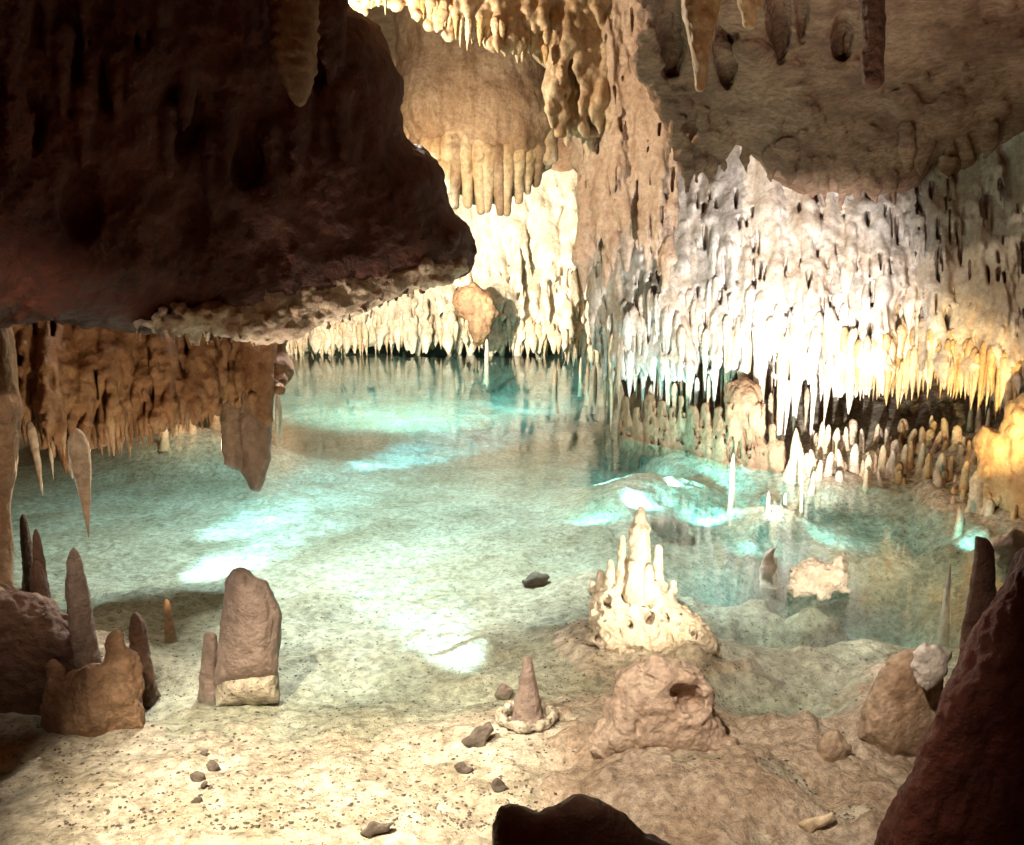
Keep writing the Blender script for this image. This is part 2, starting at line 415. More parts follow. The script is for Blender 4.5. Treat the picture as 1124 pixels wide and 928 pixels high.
def box(name, lo, hi, mat):
    v = [(x, y, z) for x in (lo[0], hi[0]) for y in (lo[1], hi[1]) for z in (lo[2], hi[2])]
    f = [(0,1,3,2),(4,6,7,5),(0,4,5,1),(2,3,7,6),(0,2,6,4),(1,5,7,3)]
    return mesh_np(name, v, np.array(f), mat, origin=np.zeros(3))
wt = box('water', (-14, 3.2, -3.0), (14, 27.5, 0.0), M['water'])
wt.data.polygons.foreach_set('use_smooth', np.zeros(6, bool))
tag(wt, 'clear turquoise pool water', None, kind='structure')

nu, nv = 200, 240
U = np.linspace(-1, 1, nu)[:, None]; V = np.linspace(-4, 27.5, nv)[None, :]
X = U * 11.5 + 0 * V; Y = V + 0 * U
edge = np.clip(1 - np.abs(U)**6, 0, 1) * np.clip((27.5 - V) / 4, 0, 1)**0.4
top = np.interp(Y, [-4, 5, 9, 14, 28], [4.9, 5.2, 6.4, 7.2, 7.2]) 
Z = -2.0 + (top + 2.0) * edge + 0.5 * fbm(X * 0.5, Y * 0.5, 0 * X, 4) + 0.15 * fbm(X * 2, Y * 2, 0 * X + 4, 4)
cc = mesh_np('cave_ceiling', np.stack([X, Y, Z], -1).reshape(-1, 3), grid_faces(nu, nv), M['brown'], origin=np.zeros(3))
tag(cc, 'dark brown cave vault', None, kind='structure')

# ------------------------------------------------------------------ stalactite and stalagmite kinds
def spike(seed, kind):
    """unit stalactite (hangs from 0 to -1) or stalagmite (stands from 0 to 1), radius about 1"""
    r_ = np.random.default_rng(seed)
    nt_, na = 60, 26
    tt = np.linspace(0, 1, nt_)[:, None]; aa = np.linspace(0, 2*math.pi, na, endpoint=False)[None, :]
    if kind == 'long':   rad = (1 - tt)**(0.6 + 0.5 * r_.random()) * 1.15
    elif kind == 'blunt': rad = np.minimum(1, ((1 - tt) * (2.6 + r_.random()))**0.5) * (1.05 - 0.3 * tt)
    elif kind == 'peg':  rad = np.sqrt(np.clip(1 - (np.clip(tt - 0.72, 0, 1) / 0.28)**2, 0, 1)) * (0.72 + 0.5 * np.exp(-tt * 5)) * (1 - 0.22 * tt)
    else:                rad = (1 - tt)**0.7 * (0.9 + 0.35 * np.exp(-tt * 6))
    if kind in ('long', 'blunt'):
        q = np.clip(tt / (0.30 if kind == 'long' else 0.16), 0, 1); rad = rad * np.sqrt(1 - (1 - q)**2) ** (0.9 + 0.5 * r_.random())
    rad = rad * (1 + 0.16 * fbm(tt * (4 + 3 * r_.random()) + 0 * aa, np.cos(aa) + seed, np.sin(aa) + seed * 0.7, 3)
                 + 0.035 * np.sin(tt * 70 + 4 * fbm(tt * 3 + 0 * aa, np.cos(aa), np.sin(aa), 2)) + 0.14 * fbm(tt * 16 + 0 * aa, 3 * np.cos(aa) + seed, 3 * np.sin(aa), 3)
                 + 0.14 * fbm(tt * 1.2 + 0 * aa, 2.4 * np.cos(aa) + seed, 2.4 * np.sin(aa), 2))
    bend = 0.35 * (r_.random(2) - 0.5)
    bx = bend[0] * tt**2 + 0.10 * np.sin(tt * 5 + seed); by = bend[1] * tt**2
    sgn = -1 if kind in ('long', 'blunt') else 1
    v = np.stack([rad * np.cos(aa) + bx, rad * np.sin(aa) + by, sgn * tt + 0 * aa], -1).reshape(-1, 3)
    i = np.arange(nt_ * na).reshape(nt_, na); j = np.roll(i, -1, 1)
    f = np.stack([i[:-1], j[:-1], j[1:], i[1:]], -1).reshape(-1, 4)
    if sgn < 0: f = f[:, ::-1]
    return v, f
MESHES = {}
def spike_mesh(kind, mat, seed):
    key = (kind, mat, seed)
    if key not in MESHES:
        v, f = spike(seed + {'long': 0, 'blunt': 40, 'peg': 80, 'cone': 120}[kind], kind)
        nm = 'stalactite' if kind in ('long', 'blunt') else 'stalagmite'
        o = mesh_np(nm, v, f, M[mat], origin=np.zeros(3))
        MESHES[key] = o.data; bpy.data.objects.remove(o)
    return MESHES[key]
def hang(px, y0, y1, wpx, Y, mat, label, group=None, kind='long', name='stalactite', cat='stalactite', seed=None, slim=1.0, lean=0.0, out=0.0):
    a = at(px, y0, Y); b = at(px, y1, Y)
    seed = random.randrange(9) if seed is None else seed
    o = bpy.data.objects.new(name, spike_mesh(kind, mat, seed)); COL.objects.link(o)
    r = wpx / 2 * Y / F
    L = a[2] - b[2]
    o.location = ((a[0] + b[0]) / 2, Y, a[2]); o.scale = (r, r * slim, L); o.rotation_mode = 'ZYX'; o.rotation_euler = (out, lean, random.uniform(0, 6.28))
    return tag(o, label, cat, group)
def stand(px, ytop, ybase, wpx, mat, label, group=None, kind='peg', Y=None, name='stalagmite', seed=None, sink=0.06, tilt=0.02):
    Y = ground(px, ybase) if Y is None else Y
    wpx = wpx * 1.22
    a = at(px, ybase, Y)
    sink = max(sink, min(0.6, a[2] - float(bed_z(np.array([a[0]]), np.array([float(Y)]))[0]) + 0.04)); b = at(px, ytop, Y)
    seed = random.randrange(9) if seed is None else seed
    o = bpy.data.objects.new(name, spike_mesh(kind, mat, seed)); COL.objects.link(o)
    r = wpx / 2 * Y / F
    o.location = (a[0], Y, a[2] - sink); o.scale = (r, r, b[2] - a[2] + sink); o.rotation_mode = 'ZYX'; o.rotation_euler = (random.gauss(0, tilt), random.gauss(0, tilt), random.uniform(0, 6.28))
    return tag(o, label, 'stalagmite', group)

# ------------------------------------------------------------------ back wall
def drips(rk, n, xr, yr, rr, lr, wf=None, k=2.0, bottom=None, seed=1, out=0.5, lim=60):
    """shingle the front of a rock with hanging drips, each laid on the surface as it then stands"""
    g = np.random.default_rng(seed)
    for _ in range(n):
        x = g.uniform(*xr); y = g.uniform(*yr); r = g.uniform(*rr); l = r * g.uniform(*lr)
        if bottom is not None: l = min(l, max(4, bottom(x) - y))
        w0 = rk.front(x, y, 1e9)
        if w0 > 1e8: continue
        if w0 < -lim: w0 += 0.7 * r
        o = out * g.uniform(0.5, 1.3)
        rk.cone((x, y, w0 + 0.6 * r), (x + g.uniform(-0.06, 0.06) * l, y + l * 0.55, w0 + (0.35 - o) * r), r * 0.55, r, k)
        rk.cone((x, y + l * 0.55, w0 + (0.35 - o) * r), (x + g.uniform(-0.06, 0.06) * l, y + l, w0 + (0.35 - o) * r), r, 0.25 * r, k)
def slits(rk, n, xr, yr, rr, lr, seed=1):
    g = np.random.default_rng(seed)
    for _ in range(n):
        x = g.uniform(*xr); y = g.uniform(*yr); w0 = rk.front(x, y, 1e9)
        if w0 > 1e8: continue
        r = g.uniform(*rr); l = g.uniform(*lr)
        rk.cone((x, y, w0), (x + g.uniform(-0.1, 0.1) * l, y + l, w0 + 4), r, r * 0.5, 1.2, sub=True, sq=0.22)
YB = lambda x, y: 23.5 + 0 * x + 0.012 * np.clip(190 + (300 - np.asarray(y)), -100, 200)
rk = Rock(270, 690, 150, 408, -90, 60, YB, 2.0)
rk.slab([(230, 150), (700, 120), (700, 372), (640, 378), (560, 366), (500, 372), (440, 374), (400, 380), (340, 388), (280, 392)], 18, 26, 16, wob=6, wsc=22)
rk.noise(9, 60, 60, 60, 3, 1.0)
bB = lambda x: 388
drips(rk, 60, (285, 670), (200, 330), (8, 16), (4, 9), k=4, bottom=bB, seed=3, out=0.5)
drips(rk, 330, (285, 670), (185, 362), (3.5, 7), (5, 10), k=1.5, bottom=bB, seed=33, out=0.7)
drips(rk, 260, (285, 670), (250, 370), (2.2, 4), (4, 8), k=1, bottom=bB, seed=34, out=0.8)
slits(rk, 60, (300, 665), (270, 375), (1, 2), (8, 22), seed=5)
RB = rk
bw = rk.build('back_wall', M['pale'], rough=[(1.6, 9, 18, 9, 3)])
tag(bw, 'brightly lit cream flowstone wall at the far end of the pool', 'cave wall')
# protruding pinkish boulder on it
rk = Rock(488, 560, 300, 392, -40, 30, 22.75, 1.6)
rk.slab([(500, 320), (520, 313), (536, 322), (548, 345), (540, 358), (532, 376), (520, 378), (514, 352), (503, 345), (496, 332)], 0, 16, 12, wob=3, wsc=12)
tag(rk.build('hanging_boulder', M['rust'], rough=[(5, 12, 14, 12, 4), (1.5, 5, 6, 5, 3)]), 'orange pink lump hanging from the bright back wall just above the water', 'rock')

tipB = lerp_tab([(300, 398), (340, 396), (400, 392), (470, 384), (540, 388), (600, 398), (660, 410)])
for i in range(92):
    x = 300 + 360 * (i + random.uniform(-0.4, 0.4)) / 92
    big = random.random() < 0.3
    hang(x, tipB(x) - random.uniform(28, 46), tipB(x) - (0 if big else random.uniform(3, 14)), random.uniform(8, 12) if big else random.uniform(4, 8), RB.frontY(x, tipB(x) - 30, random.uniform(-3, 6)), 'cream',
         'small cream stalactite in the dense bright fringe along the foot of the back wall', 'back wall fringe')
for i, (x, a, b, wd) in enumerate([(534, 372, 396, 6), (609, 404, 424, 7), (637, 392, 408, 4), (645, 398, 416, 5), (653, 402, 424, 5)]):
    stand(x, a, b, wd, 'cream', ['pale pillar rising from the water before the middle of the back wall', 'lone short white stalagmite in the water left of the dark column foot',
          'tiny white stalagmite before the dark gap beside the back wall', 'white peg stalagmite in the dark gap next to the grey wall', 'rightmost white peg beside the foot of the grey wall'][i], Y=min(yon(b), 22.5))

# ------------------------------------------------------------------ hanging drapery and the bright ceiling fringe
t0 = empty('drapery', at(530, 235, 17.0), 'tan bell shaped drapery with fluted lower rim hanging in front of the back wall', 'drapery')
rk = Rock(415, 625, -20, 215, -90, 90, 17.0, 2.0)
rk.slab([(430, -10), (600, -10), (612, 60), (614, 130), (604, 185), (575, 195), (540, 190), (500, 180), (470, 172), (442, 152), (436, 90)], 0, 62, 55, wob=5, wsc=30)
rk.ball((545, 120, -40), (60, 75, 35), 12); rk.ball((470, 110, -45), (34, 50, 26), 10)
rk.noise(5, 24, 40, 24, 3, 5)
rk.build('bell', M['tan'], t0, rough=[(2.0, 9, 16, 9, 3)])
for i in range(15):
    x = 446 + 11.2 * i
    yb = np.interp(x, [440, 460, 480, 500, 530, 555, 580, 606], [176, 184, 208, 228, 238, 234, 216, 182]) + random.uniform(-9, 4)
    rk = Rock(x - 22, x + 22, 95, 255, -100, 20, 17.0, 1.5)
    w0 = -46 - 18 * math.sin((x - 440) / 170 * math.pi)
    rk.cone((x, 118, w0 + 8), (x + random.uniform(-3, 3), 170, w0 + 2), 4, random.uniform(8.5, 11.5), 1)
    rk.cone((x, 165, w0 + 2), (x + random.uniform(-4, 4), yb, w0 + 16), random.uniform(8.5, 11.5), 4.5, 2)
    rk.build('flute', M['tan'] if i % 4 == 1 else M['cream'], t0, rough=[(2.2, 9, 18, 9, 3)])
rk = Rock(430, 625, 140, 245, -70, 40, 17.0, 2.0)
rk.slab([(446, 150), (604, 150), (600, 185), (578, 208), (552, 226), (520, 224), (498, 212), (478, 194), (456, 178)], -18, 24, 18, wob=4, wsc=12)
rk.build('inner_lip', M['tan'], t0, rough=[(2.5, 9, 16, 9, 3)])
t0 = None
rk = Rock(350, 700, -70, 150, -80, 50, lambda x, y: np.interp(x, [350, 500, 620, 700], [11.5, 12.2, 13.2, 13.8]), 2.0)
rk.slab([(340, -60), (690, -60), (690, 150), (640, 150), (618, 118), (603, 78), (570, 52), (540, 42), (505, 30), (478, 6), (440, -2), (420, 8), (398, 12), (376, 2)], 6, 26, 18, wob=5, wsc=18)
drips(rk, 200, (375, 690), (-40, 40), (4, 9), (3, 6), k=1.5, bottom=lerp_tab([(375, 8), (430, 8), (500, 45), (560, 62), (600, 88), (625, 140), (690, 150)]), seed=5)
drips(rk, 90, (600, 690), (20, 120), (4, 9), (4, 8), k=1.5, seed=6)
RL = rk
cf = rk.build('ceiling_ledge', M['cream'], rough=[(2, 8, 16, 8, 3)])
tag(cf, 'bright cream ledge along the ceiling above the bell shaped drapery', 'rock ledge')
low = lerp_tab([(375, 16), (440, 10), (490, 34), (500, 48), (530, 55), (565, 62), (600, 76), (612, 110), (622, 128)])
for i in range(34):
    x = 380 + 240 * (i + random.uniform(-0.3, 0.3)) / 34
    hang(x, low(x) - random.uniform(26, 44), low(x) + random.uniform(-8, 6), random.uniform(7, 12), RL.frontY(x, low(x) - 30, 1), random.choice(['cream', 'ochre', 'cream']),
         'short sunlit looking cream stalactite on the ceiling ledge above the drapery'.replace('sunlit looking', 'bright'), 'ceiling ledge fringe')
hang(624, 70, 162, 17, 13.0, 'cream', 'long smooth cream stalactite hanging just left of the grey column top', seed=2, kind='blunt')
hang(472, 8, 34, 3, 11.8, 'cream', 'thin straw stalactite alone on the left part of the ceiling ledge', seed=1)

# ------------------------------------------------------------------ right wall
YR = lerp_tab([(600, 16.5), (640, 15.6), (665, 15.2), (700, 14.4), (760, 13.4), (830, 12.6), (900, 12.2), (1000, 11.7), (1060, 11.0), (1124, 10.2), (1220, 9.0)])
YRW = lambda x, y: YR(x)
botR = lerp_tab([(640, 400), (665, 405), (700, 400), (740, 405), (800, 410), (860, 415), (910, 425), (960, 418), (1040, 412), (1080, 425), (1124, 470), (1200, 500)])
rk = Rock(625, 1190, 60, 520, -105, 70, YRW, 2.0)
poly = [(628, 60), (1200, 60), (1200, 500), (1124, 470), (1085, 430), (1040, 405), (960, 405), (900, 410), (860, 400), (800, 395), (740, 390), (690, 388), (664, 395), (652, 380), (650, 300), (646, 230), (634, 180), (626, 120)]
rk.slab(poly, 26, 28, 18, wob=5, wsc=25)
rk.noise(11, 70, 110, 60, 3, 2.0)
drips(rk, 46, (650, 1185), (150, 300), (14, 26), (5, 9), k=8, bottom=lambda x: botR(x) + 4, seed=8, out=0.45)
drips(rk, 230, (648, 1180), (150, 370), (6, 12), (5, 11), k=2.5, bottom=lambda x: botR(x) + 12, seed=9, out=0.6)
drips(rk, 420, (648, 1180), (170, 390), (3, 6), (6, 13), k=1.2, bottom=lambda x: botR(x) + 16, seed=10, out=0.8)
drips(rk, 300, (648, 1180), (180, 400), (1.8, 3.2), (6, 14), k=1, bottom=lambda x: botR(x) + 18, seed=12, out=0.9)
slits(rk, 170, (655, 1130), (195, 400), (0.9, 2.6), (14, 55), seed=4)
RW = rk
rw = rk.build('flowstone_wall', M['white'], rough=[(2.2, 9, 20, 9, 3)])
tag(rw, 'pale grey to white flowstone wall covered in drips on the right of the pool', 'cave wall')

# grey column at its left end that reaches the ceiling
rk = Rock(600, 760, -60, 330, -125, 60, lambda x, y: np.interp(x, [600, 650, 760], [14.2, 13.9, 13.0]), 2.0)
rk.slab([(640, -50), (745, -50), (742, 90), (748, 165), (722, 215), (672, 240), (655, 215), (650, 160), (640, 110), (632, 60)], 0, 34, 28, wob=6, wsc=25)
drips(rk, 30, (640, 742), (-30, 160), (10, 17), (6, 10), k=4, seed=20, lim=80)
drips(rk, 170, (640, 742), (-20, 250), (4, 9), (6, 13), k=1.6, seed=21, out=0.7, lim=85)
drips(rk, 220, (640, 742), (0, 235), (2.2, 4.5), (8, 16), k=1.2, seed=25, out=0.8, lim=95)
slits(rk, 34, (642, 742), (0, 240), (0.8, 1.9), (25, 70), seed=23)
RC = rk
tag(rk.build('flowstone_column', M['pink'], rough=[(2, 9, 22, 9, 3)]), 'tall tan fluted column joining the ceiling at the left end of the pale wall', 'column')
hang(646, 105, 175, 20, 13.2, 'cream', 'knobbly cream stalactite with a rounded head on the front of the tan column', kind='blunt', seed=4)
hang(639, 190, 223, 8, 13.4, 'tan', 'small tan stalactite hanging alone at the lower left of the column', seed=3)
hang(661, 150, 300, 14, 13.3, 'tan', 'long narrow tan stalactite running down the left edge of the column', seed=5)
hang(685, 140, 260, 16, 13.0, 'tan', 'second long tan stalactite on the column just right of its edge', seed=6)

# recess behind the hanging fringe, its shade put into the wall colour
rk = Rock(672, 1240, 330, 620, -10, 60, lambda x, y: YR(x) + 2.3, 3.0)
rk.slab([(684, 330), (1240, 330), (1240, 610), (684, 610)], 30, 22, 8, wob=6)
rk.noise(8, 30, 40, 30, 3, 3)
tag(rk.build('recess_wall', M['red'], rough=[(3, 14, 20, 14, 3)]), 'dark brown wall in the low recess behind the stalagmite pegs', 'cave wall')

WL = 'long white stalactite with its tip before the dark recess, '
heroes = [(691, 352, 437, 20, 'white', 'thick white stalactite, the leftmost big one hanging over the turquoise bank'), (706, 380, 440, 10, 'white', 'narrow white stalactite between two thick ones over the turquoise bank'),
    (719, 375, 436, 9, 'white', 'thin white stalactite hanging right of the narrow one over the turquoise bank'), (733, 345, 446, 19, 'white', 'thick white stalactite with blunt flank above the left brown stalagmites'),
    (748, 372, 420, 12, 'white', 'short white stalactite above the tall brown stalagmite row'), (762, 365, 422, 13, 'white', 'short grey white stalactite before a dark hollow above the brown curtain'),
    (774, 380, 430, 8, 'white', 'slim white stalactite beside the dark hollow of the recess'), (785, 350, 449, 18, 'white', 'thick bright white stalactite left of the yellowish one'),
    (798, 370, 476, 13, 'cream', 'pointed yellowish stalactite hanging deepest over the dark gap'), (812, 360, 420, 14, 'white', 'white stalactite above the pitted round brown boss'),
    (822, 385, 433, 7, 'cream', 'thin tan stalactite touching the top of the pitted boss'), (835, 330, 465, 26, 'white', 'broadest brilliant white stalactite right of the pitted boss'),
    (848, 370, 430, 12, 'tan', 'brownish stalactite squeezed right beside the broadest white one'), (857, 380, 512, 15, 'cream', 'pale stalactite almost reaching the water, left of the white cone stalagmite'),
    (874, 350, 477, 30, 'white', 'wide white stalactite pointing at the white cone stalagmite below it'), (893, 370, 444, 14, 'white', 'white stalactite right of the one pointing at the cone'),
    (908, 350, 466, 20, 'cream', 'long cream stalactite above the first pair of pegs'), (921, 375, 440, 11, 'cream', 'cream stalactite between the white and the yellow lit part of the wall'),
    (664, 385, 462, 8, 'cream', 'slender cream column at the far left foot of the grey wall'), (671, 380, 474, 9, 'cream', 'slender cream column standing second at the left foot of the grey wall'), (679, 390, 452, 7, 'tan', 'thin tan stalactite third from the left foot of the grey wall')]
for x, a, b, wd, mt, lb in heroes:
    hang(x, a - 14, b, wd, RW.frontY(x, a, 0.15 * wd), mt, lb, out=-0.04)
for i in range(46):
    x = 652 + 280 * (i + random.uniform(-0.4, 0.4)) / 46
    y = botR(x) - random.uniform(5, 60)
    hang(x, y - random.uniform(25, 50), y + random.uniform(8, 26), random.uniform(8, 15), RW.frontY(x, y - 30, 1), 'white',
         'white stalactite in the crowded rows on the lower face of the pale wall', 'pale wall stalactites')
for i in range(44):
    x = 925 + 190 * (i + random.uniform(-0.4, 0.4)) / 44
    b = np.interp(x, [920, 950, 985, 1030, 1060, 1090, 1124], [432, 436, 446, 432, 440, 458, 480])
    hang(x, b - random.uniform(45, 75), b + random.uniform(-12, 6), random.uniform(7, 12), RW.frontY(x, b - 50, 1), random.choice(['ochre', 'cream']),
         'short yellow stalactite in the glowing fringe above the recess of pegs', 'yellow fringe')
yl = lerp_tab([(930, 380), (960, 360), (985, 352), (1010, 345), (1040, 352), (1080, 365), (1124, 380)])
for i in range(22):
    x = 935 + 190 * (i + random.uniform(-0.3, 0.3)) / 22
    hang(x, yl(x) + random.uniform(0, 20), yl(x) + random.uniform(60, 80), random.uniform(12, 19), RW.frontY(x, yl(x) + 15, 2), random.choice(['ochre', 'cream']),
         'stout yellow stalactite in the row just above the glowing fringe', 'upper yellow row')

for i in range(34):
    x = 676 + 220 * (i + random.uniform(-0.45, 0.45)) / 34
    e = np.interp(x, [676, 760, 900], [440, 450, 470]) + random.uniform(-18, 34)
    hang(x, e - random.uniform(45, 80), e, random.uniform(5, 10), RW.frontY(x, 380, random.uniform(2, 40)), random.choice(['white', 'cream', 'tan']),
         'thin stalactite hanging low before the dark gap over the brown stalagmite curtain', 'low thin stalactites')
# brown stalagmite curtain at the foot of the wall
YF = lambda x, y: yon(np.interp(x, [660, 690, 760, 800, 880], [470, 480, 497, 509, 522]))
rk = Rock(668, 890, 395, 540, -40, 60, YF, 1.6)
for x, a, b, r in [(686, 440, 482, 8), (699, 450, 486, 7), (713, 436, 486, 9), (727, 444, 490, 8), (738, 450, 494, 6), (747, 436, 494, 5.5), (760, 450, 500, 11), (774, 446, 503, 8), (789, 452, 508, 10),
                   (822, 470, 524, 8), (836, 478, 526, 7), (806, 496, 522, 9), (848, 470, 526, 8), (858, 486, 526, 7)]:
    rk.cone((x, a, random.uniform(0, 10)), (x + random.uniform(-2, 2), b + 6, 0), r * 0.55, r * 1.15, 2.5)
rk.slab([(690, 468), (780, 470), (860, 490), (870, 534), (800, 520), (740, 502), (690, 492)], 16, 14, 10, 4, wob=4)
rk.ball((816, 434, 10), (20, 19, 12), 5)
for q in range(40):
    rk.ball((random.uniform(798, 834), random.uniform(416, 452), random.uniform(-6, 4)), random.uniform(1.5, 3.2), 1, sub=True)
rk.cone((800, 425, 12), (806, 470, 8), 5, 3, 3); rk.cone((830, 425, 12), (826, 475, 8), 5, 3, 3); rk.cone((816, 440, 8), (824, 515, 10), 20, 9, 3)
for q in range(16):
    x = 800 + 2.6 * q + random.uniform(-2, 2)
    rk.cone((x, 445, -6), (x + random.uniform(-3, 3), random.uniform(470, 505), -2), 3.2, 1.6, 1.5)
slits(rk, 60, (680, 870), (440, 505), (1, 2), (8, 20), seed=55)
for _ in range(26):
    x = random.uniform(800, 838); y = random.uniform(415, 500)
    rk.cone((x, y, -22), (x, y + random.uniform(1, 14), -16), random.uniform(1, 2.2), 0.8, 1, sub=True, sq=0.5)
bc = rk.build('stalagmite_curtain', M['brown'], rough=[(3.2, 8, 13, 8, 4), (1.0, 4, 5, 4, 2)])
tag(bc, 'brown curtain of fused stalagmites with a pitted boss under the pale wall', 'stalagmite curtain')
stand(872, 470, 523, 22, 'cream', 'white cone stalagmite at the waterline under the wide white stalactite', kind='cone')

# peg stalagmites in the recess
PEG = [(893, 493, 524, 9), (900, 463, 500, 9), (907, 466, 500, 8), (917, 470, 505, 11), (907, 495, 526, 10), (925, 493, 524, 9), (938, 487, 523, 12), (951, 498, 528, 10), (966, 488, 522, 10), (980, 494, 524, 9),
       (990, 487, 521, 8), (999, 484, 515, 8), (1008, 485, 516, 9), (1017, 497, 527, 9), (1032, 497, 530, 11), (1030, 515, 543, 13), (985, 516, 531, 9), (967, 516, 532, 6), (950, 515, 533, 7), (988, 463, 490, 8),
       (1000, 470, 495, 10), (1012, 468, 494, 9), (1024, 472, 496, 7), (1065, 444, 470, 6), (1075, 446, 470, 7), (1083, 448, 470, 5), (1047, 535, 552, 9), (1055, 537, 556, 7), (1072, 517, 560, 20), (1086, 548, 566, 12),
       (1078, 468, 505, 9), (1090, 472, 510, 9), (1115, 526, 552, 9), (1040, 500, 526, 8), (973, 500, 523, 7), (945, 505, 526, 7), (899, 505, 527, 7), (884, 498, 523, 7), (1058, 505, 540, 10), (1022, 455, 480, 6),
       (1035, 460, 482, 6), (960, 465, 490, 7), (945, 470, 498, 7), (930, 468, 496, 7), (975, 470, 496, 6)]
for _ in range(85):
    x = random.uniform(886, 1118); b = random.uniform(478, 532) if x < 1040 else random.uniform(490, 575)
    h_ = random.choice([7, 9, 12, 14, 18, 24]); PEG.append((x, b - h_, b, random.uniform(0.32, 0.6) * h_ + 2.5))
for x, a, b, wd in PEG:
    front = yon(shore(x))
    d = 0.0
    for _ in range(40):   # the shelf point under this pegs foot
        z = -0.0 + max(0, 0.32 * (d + 0.25) - 0.06); Yc = front + d
        if at(x, b, Yc)[2] <= z: break
        d += 0.06
    Yc = min(front + d, yon(b)) if b > shore(x) else front + d
    if x == 1072:
        lb, gp = 'largest rounded pink stalagmite at the right edge of the pool', None
    elif b > shore(x) + 3:
        lb, gp = 'short pink stalagmite standing in the shallow water at the right shore', 'shore pegs'
    elif b > 510:
        lb, gp = 'finger like pink stalagmite in the front row at the mouth of the recess', 'front row pegs'
    else:
        lb, gp = 'small rounded stalagmite deep inside the dark recess', 'recess pegs'
    stand(x, a, b, wd, random.choice(['pink', 'cream', 'pink']) if x < 960 else random.choice(['cream', 'ochre', 'pink']), lb, gp, Y=Yc, tilt=0.07)
for i, (x, a, b, wd) in enumerate([(803, 498, 541, 7), (880, 524, 546, 4), (843, 540, 556, 5), (862, 541, 548, 5)]):
    stand(x, a, b, wd, 'cream', ['thin tan stalagmite standing alone in the turquoise shallows', 'thin pale post in the water below the white cone', 'small white knob in the water right of the turquoise bank', 'tiny white stub in the water left of the pale post'][i])

# yellow rock at the right end of the recess
rk = Rock(1050, 1200, 400, 640, -40, 50, lambda x, y: np.interp(x, [1050, 1124, 1200], [10.2, 9.3, 8.4]), 2.0)
rk.slab([(1068, 485), (1080, 468), (1096, 476), (1110, 440), (1200, 400), (1200, 640), (1124, 590), (1090, 560), (1075, 545), (1078, 520)], 4, 26, 18, wob=5, wsc=15)
drips(rk, 40, (1075, 1180), (440, 540), (4, 9), (2, 5), seed=31)
tag(rk.build('flowstone_boulder', M['ochre'], rough=[(3, 12, 16, 12, 3)]), 'orange yellow flowstone boulder closing the right end of the recess', 'rock')

# ------------------------------------------------------------------ overhanging ceiling at the right
YC = lambda x, y: np.interp(y, [-160, -60, 0, 100, 170, 215, 260], [5.6, 6.6, 7.4, 9.2, 10.7, 11.6, 12.2])
rk = Rock(690, 1230, -150, 240, -30, 70, YC, 2.5)
rk.slab([(700, -150), (1230, -150), (1230, 170), (1124, 160), (1040, 175), (1000, 205), (940, 205), (890, 212), (850, 190), (800, 160), (740, 150), (716, 110), (704, 40)], 34, 30, 12, wob=5, wsc=25)
rk.noise(22, 80, 44, 70, 4, 7)
for x, y, rx, ry in [(736, 20, 17, 74), (798, 40, 15, 60), (856, 10, 15, 62), (880, -10, 10, 60), (925, 40, 13, 30)]:
    rk.ball((x, y, 6), (rx, ry, 50), 5, sub=True)
drips(rk, 34, (705, 1180), (-60, 150), (10, 20), (1.5, 3), k=9, seed=61, out=0.35)
drips(rk, 40, (705, 1180), (-40, 190), (3, 7), (1.5, 5), k=3, seed=62, out=0.4)
drips(rk, 90, (712, 1180), (120, 190), (4, 10), (3, 7), k=3, seed=63, out=0.4)
tag(rk.build('rock_overhang', M['umber'], rough=[(6, 26, 18, 24, 4), (2, 7, 6, 7, 3)]), 'mottled brown low ceiling bulging over the pale right wall', 'rock overhang')
rk = Rock(730, 810, -80, 110, -40, 40, 6.4, 1.6)
rk.cone((768, -80, 0), (769, 20, 0), 26, 19, 3); rk.cone((769, 20, 0), (768, 95, 2), 19, 5, 3)
tag(rk.build('stalactite', M['ochre'], rough=[(4, 14, 30, 14, 3), (1.2, 5, 7, 5, 3)]), 'large tapered ochre stalactite at the top, left of the dark ones', 'stalactite')
rk = Rock(780, 870, -80, 50, -40, 40, 6.4, 1.6)
rk.cone((824, -80, 0), (823, 24, 0), 32, 8, 3)
tag(rk.build('stalactite', M['ochre'], rough=[(5, 16, 20, 16, 3), (1.2, 5, 7, 5, 3)]), 'blunt ochre stalactite tip at the top edge between two dark gaps', 'stalactite')
rk = Rock(925, 990, -90, 110, -40, 40, 6.0, 1.6)
rk.cone((956, -90, 0), (958, 20, 0), 22, 13, 3); rk.cone((958, 20, 0), (958, 88, 0), 13, 11, 3)
tag(rk.build('stalactite', M['dark'], rough=[(4, 12, 22, 12, 3), (1.2, 5, 7, 5, 3)]), 'dark blunt stalactite silhouetted against the tan ceiling at the top right', 'stalactite')

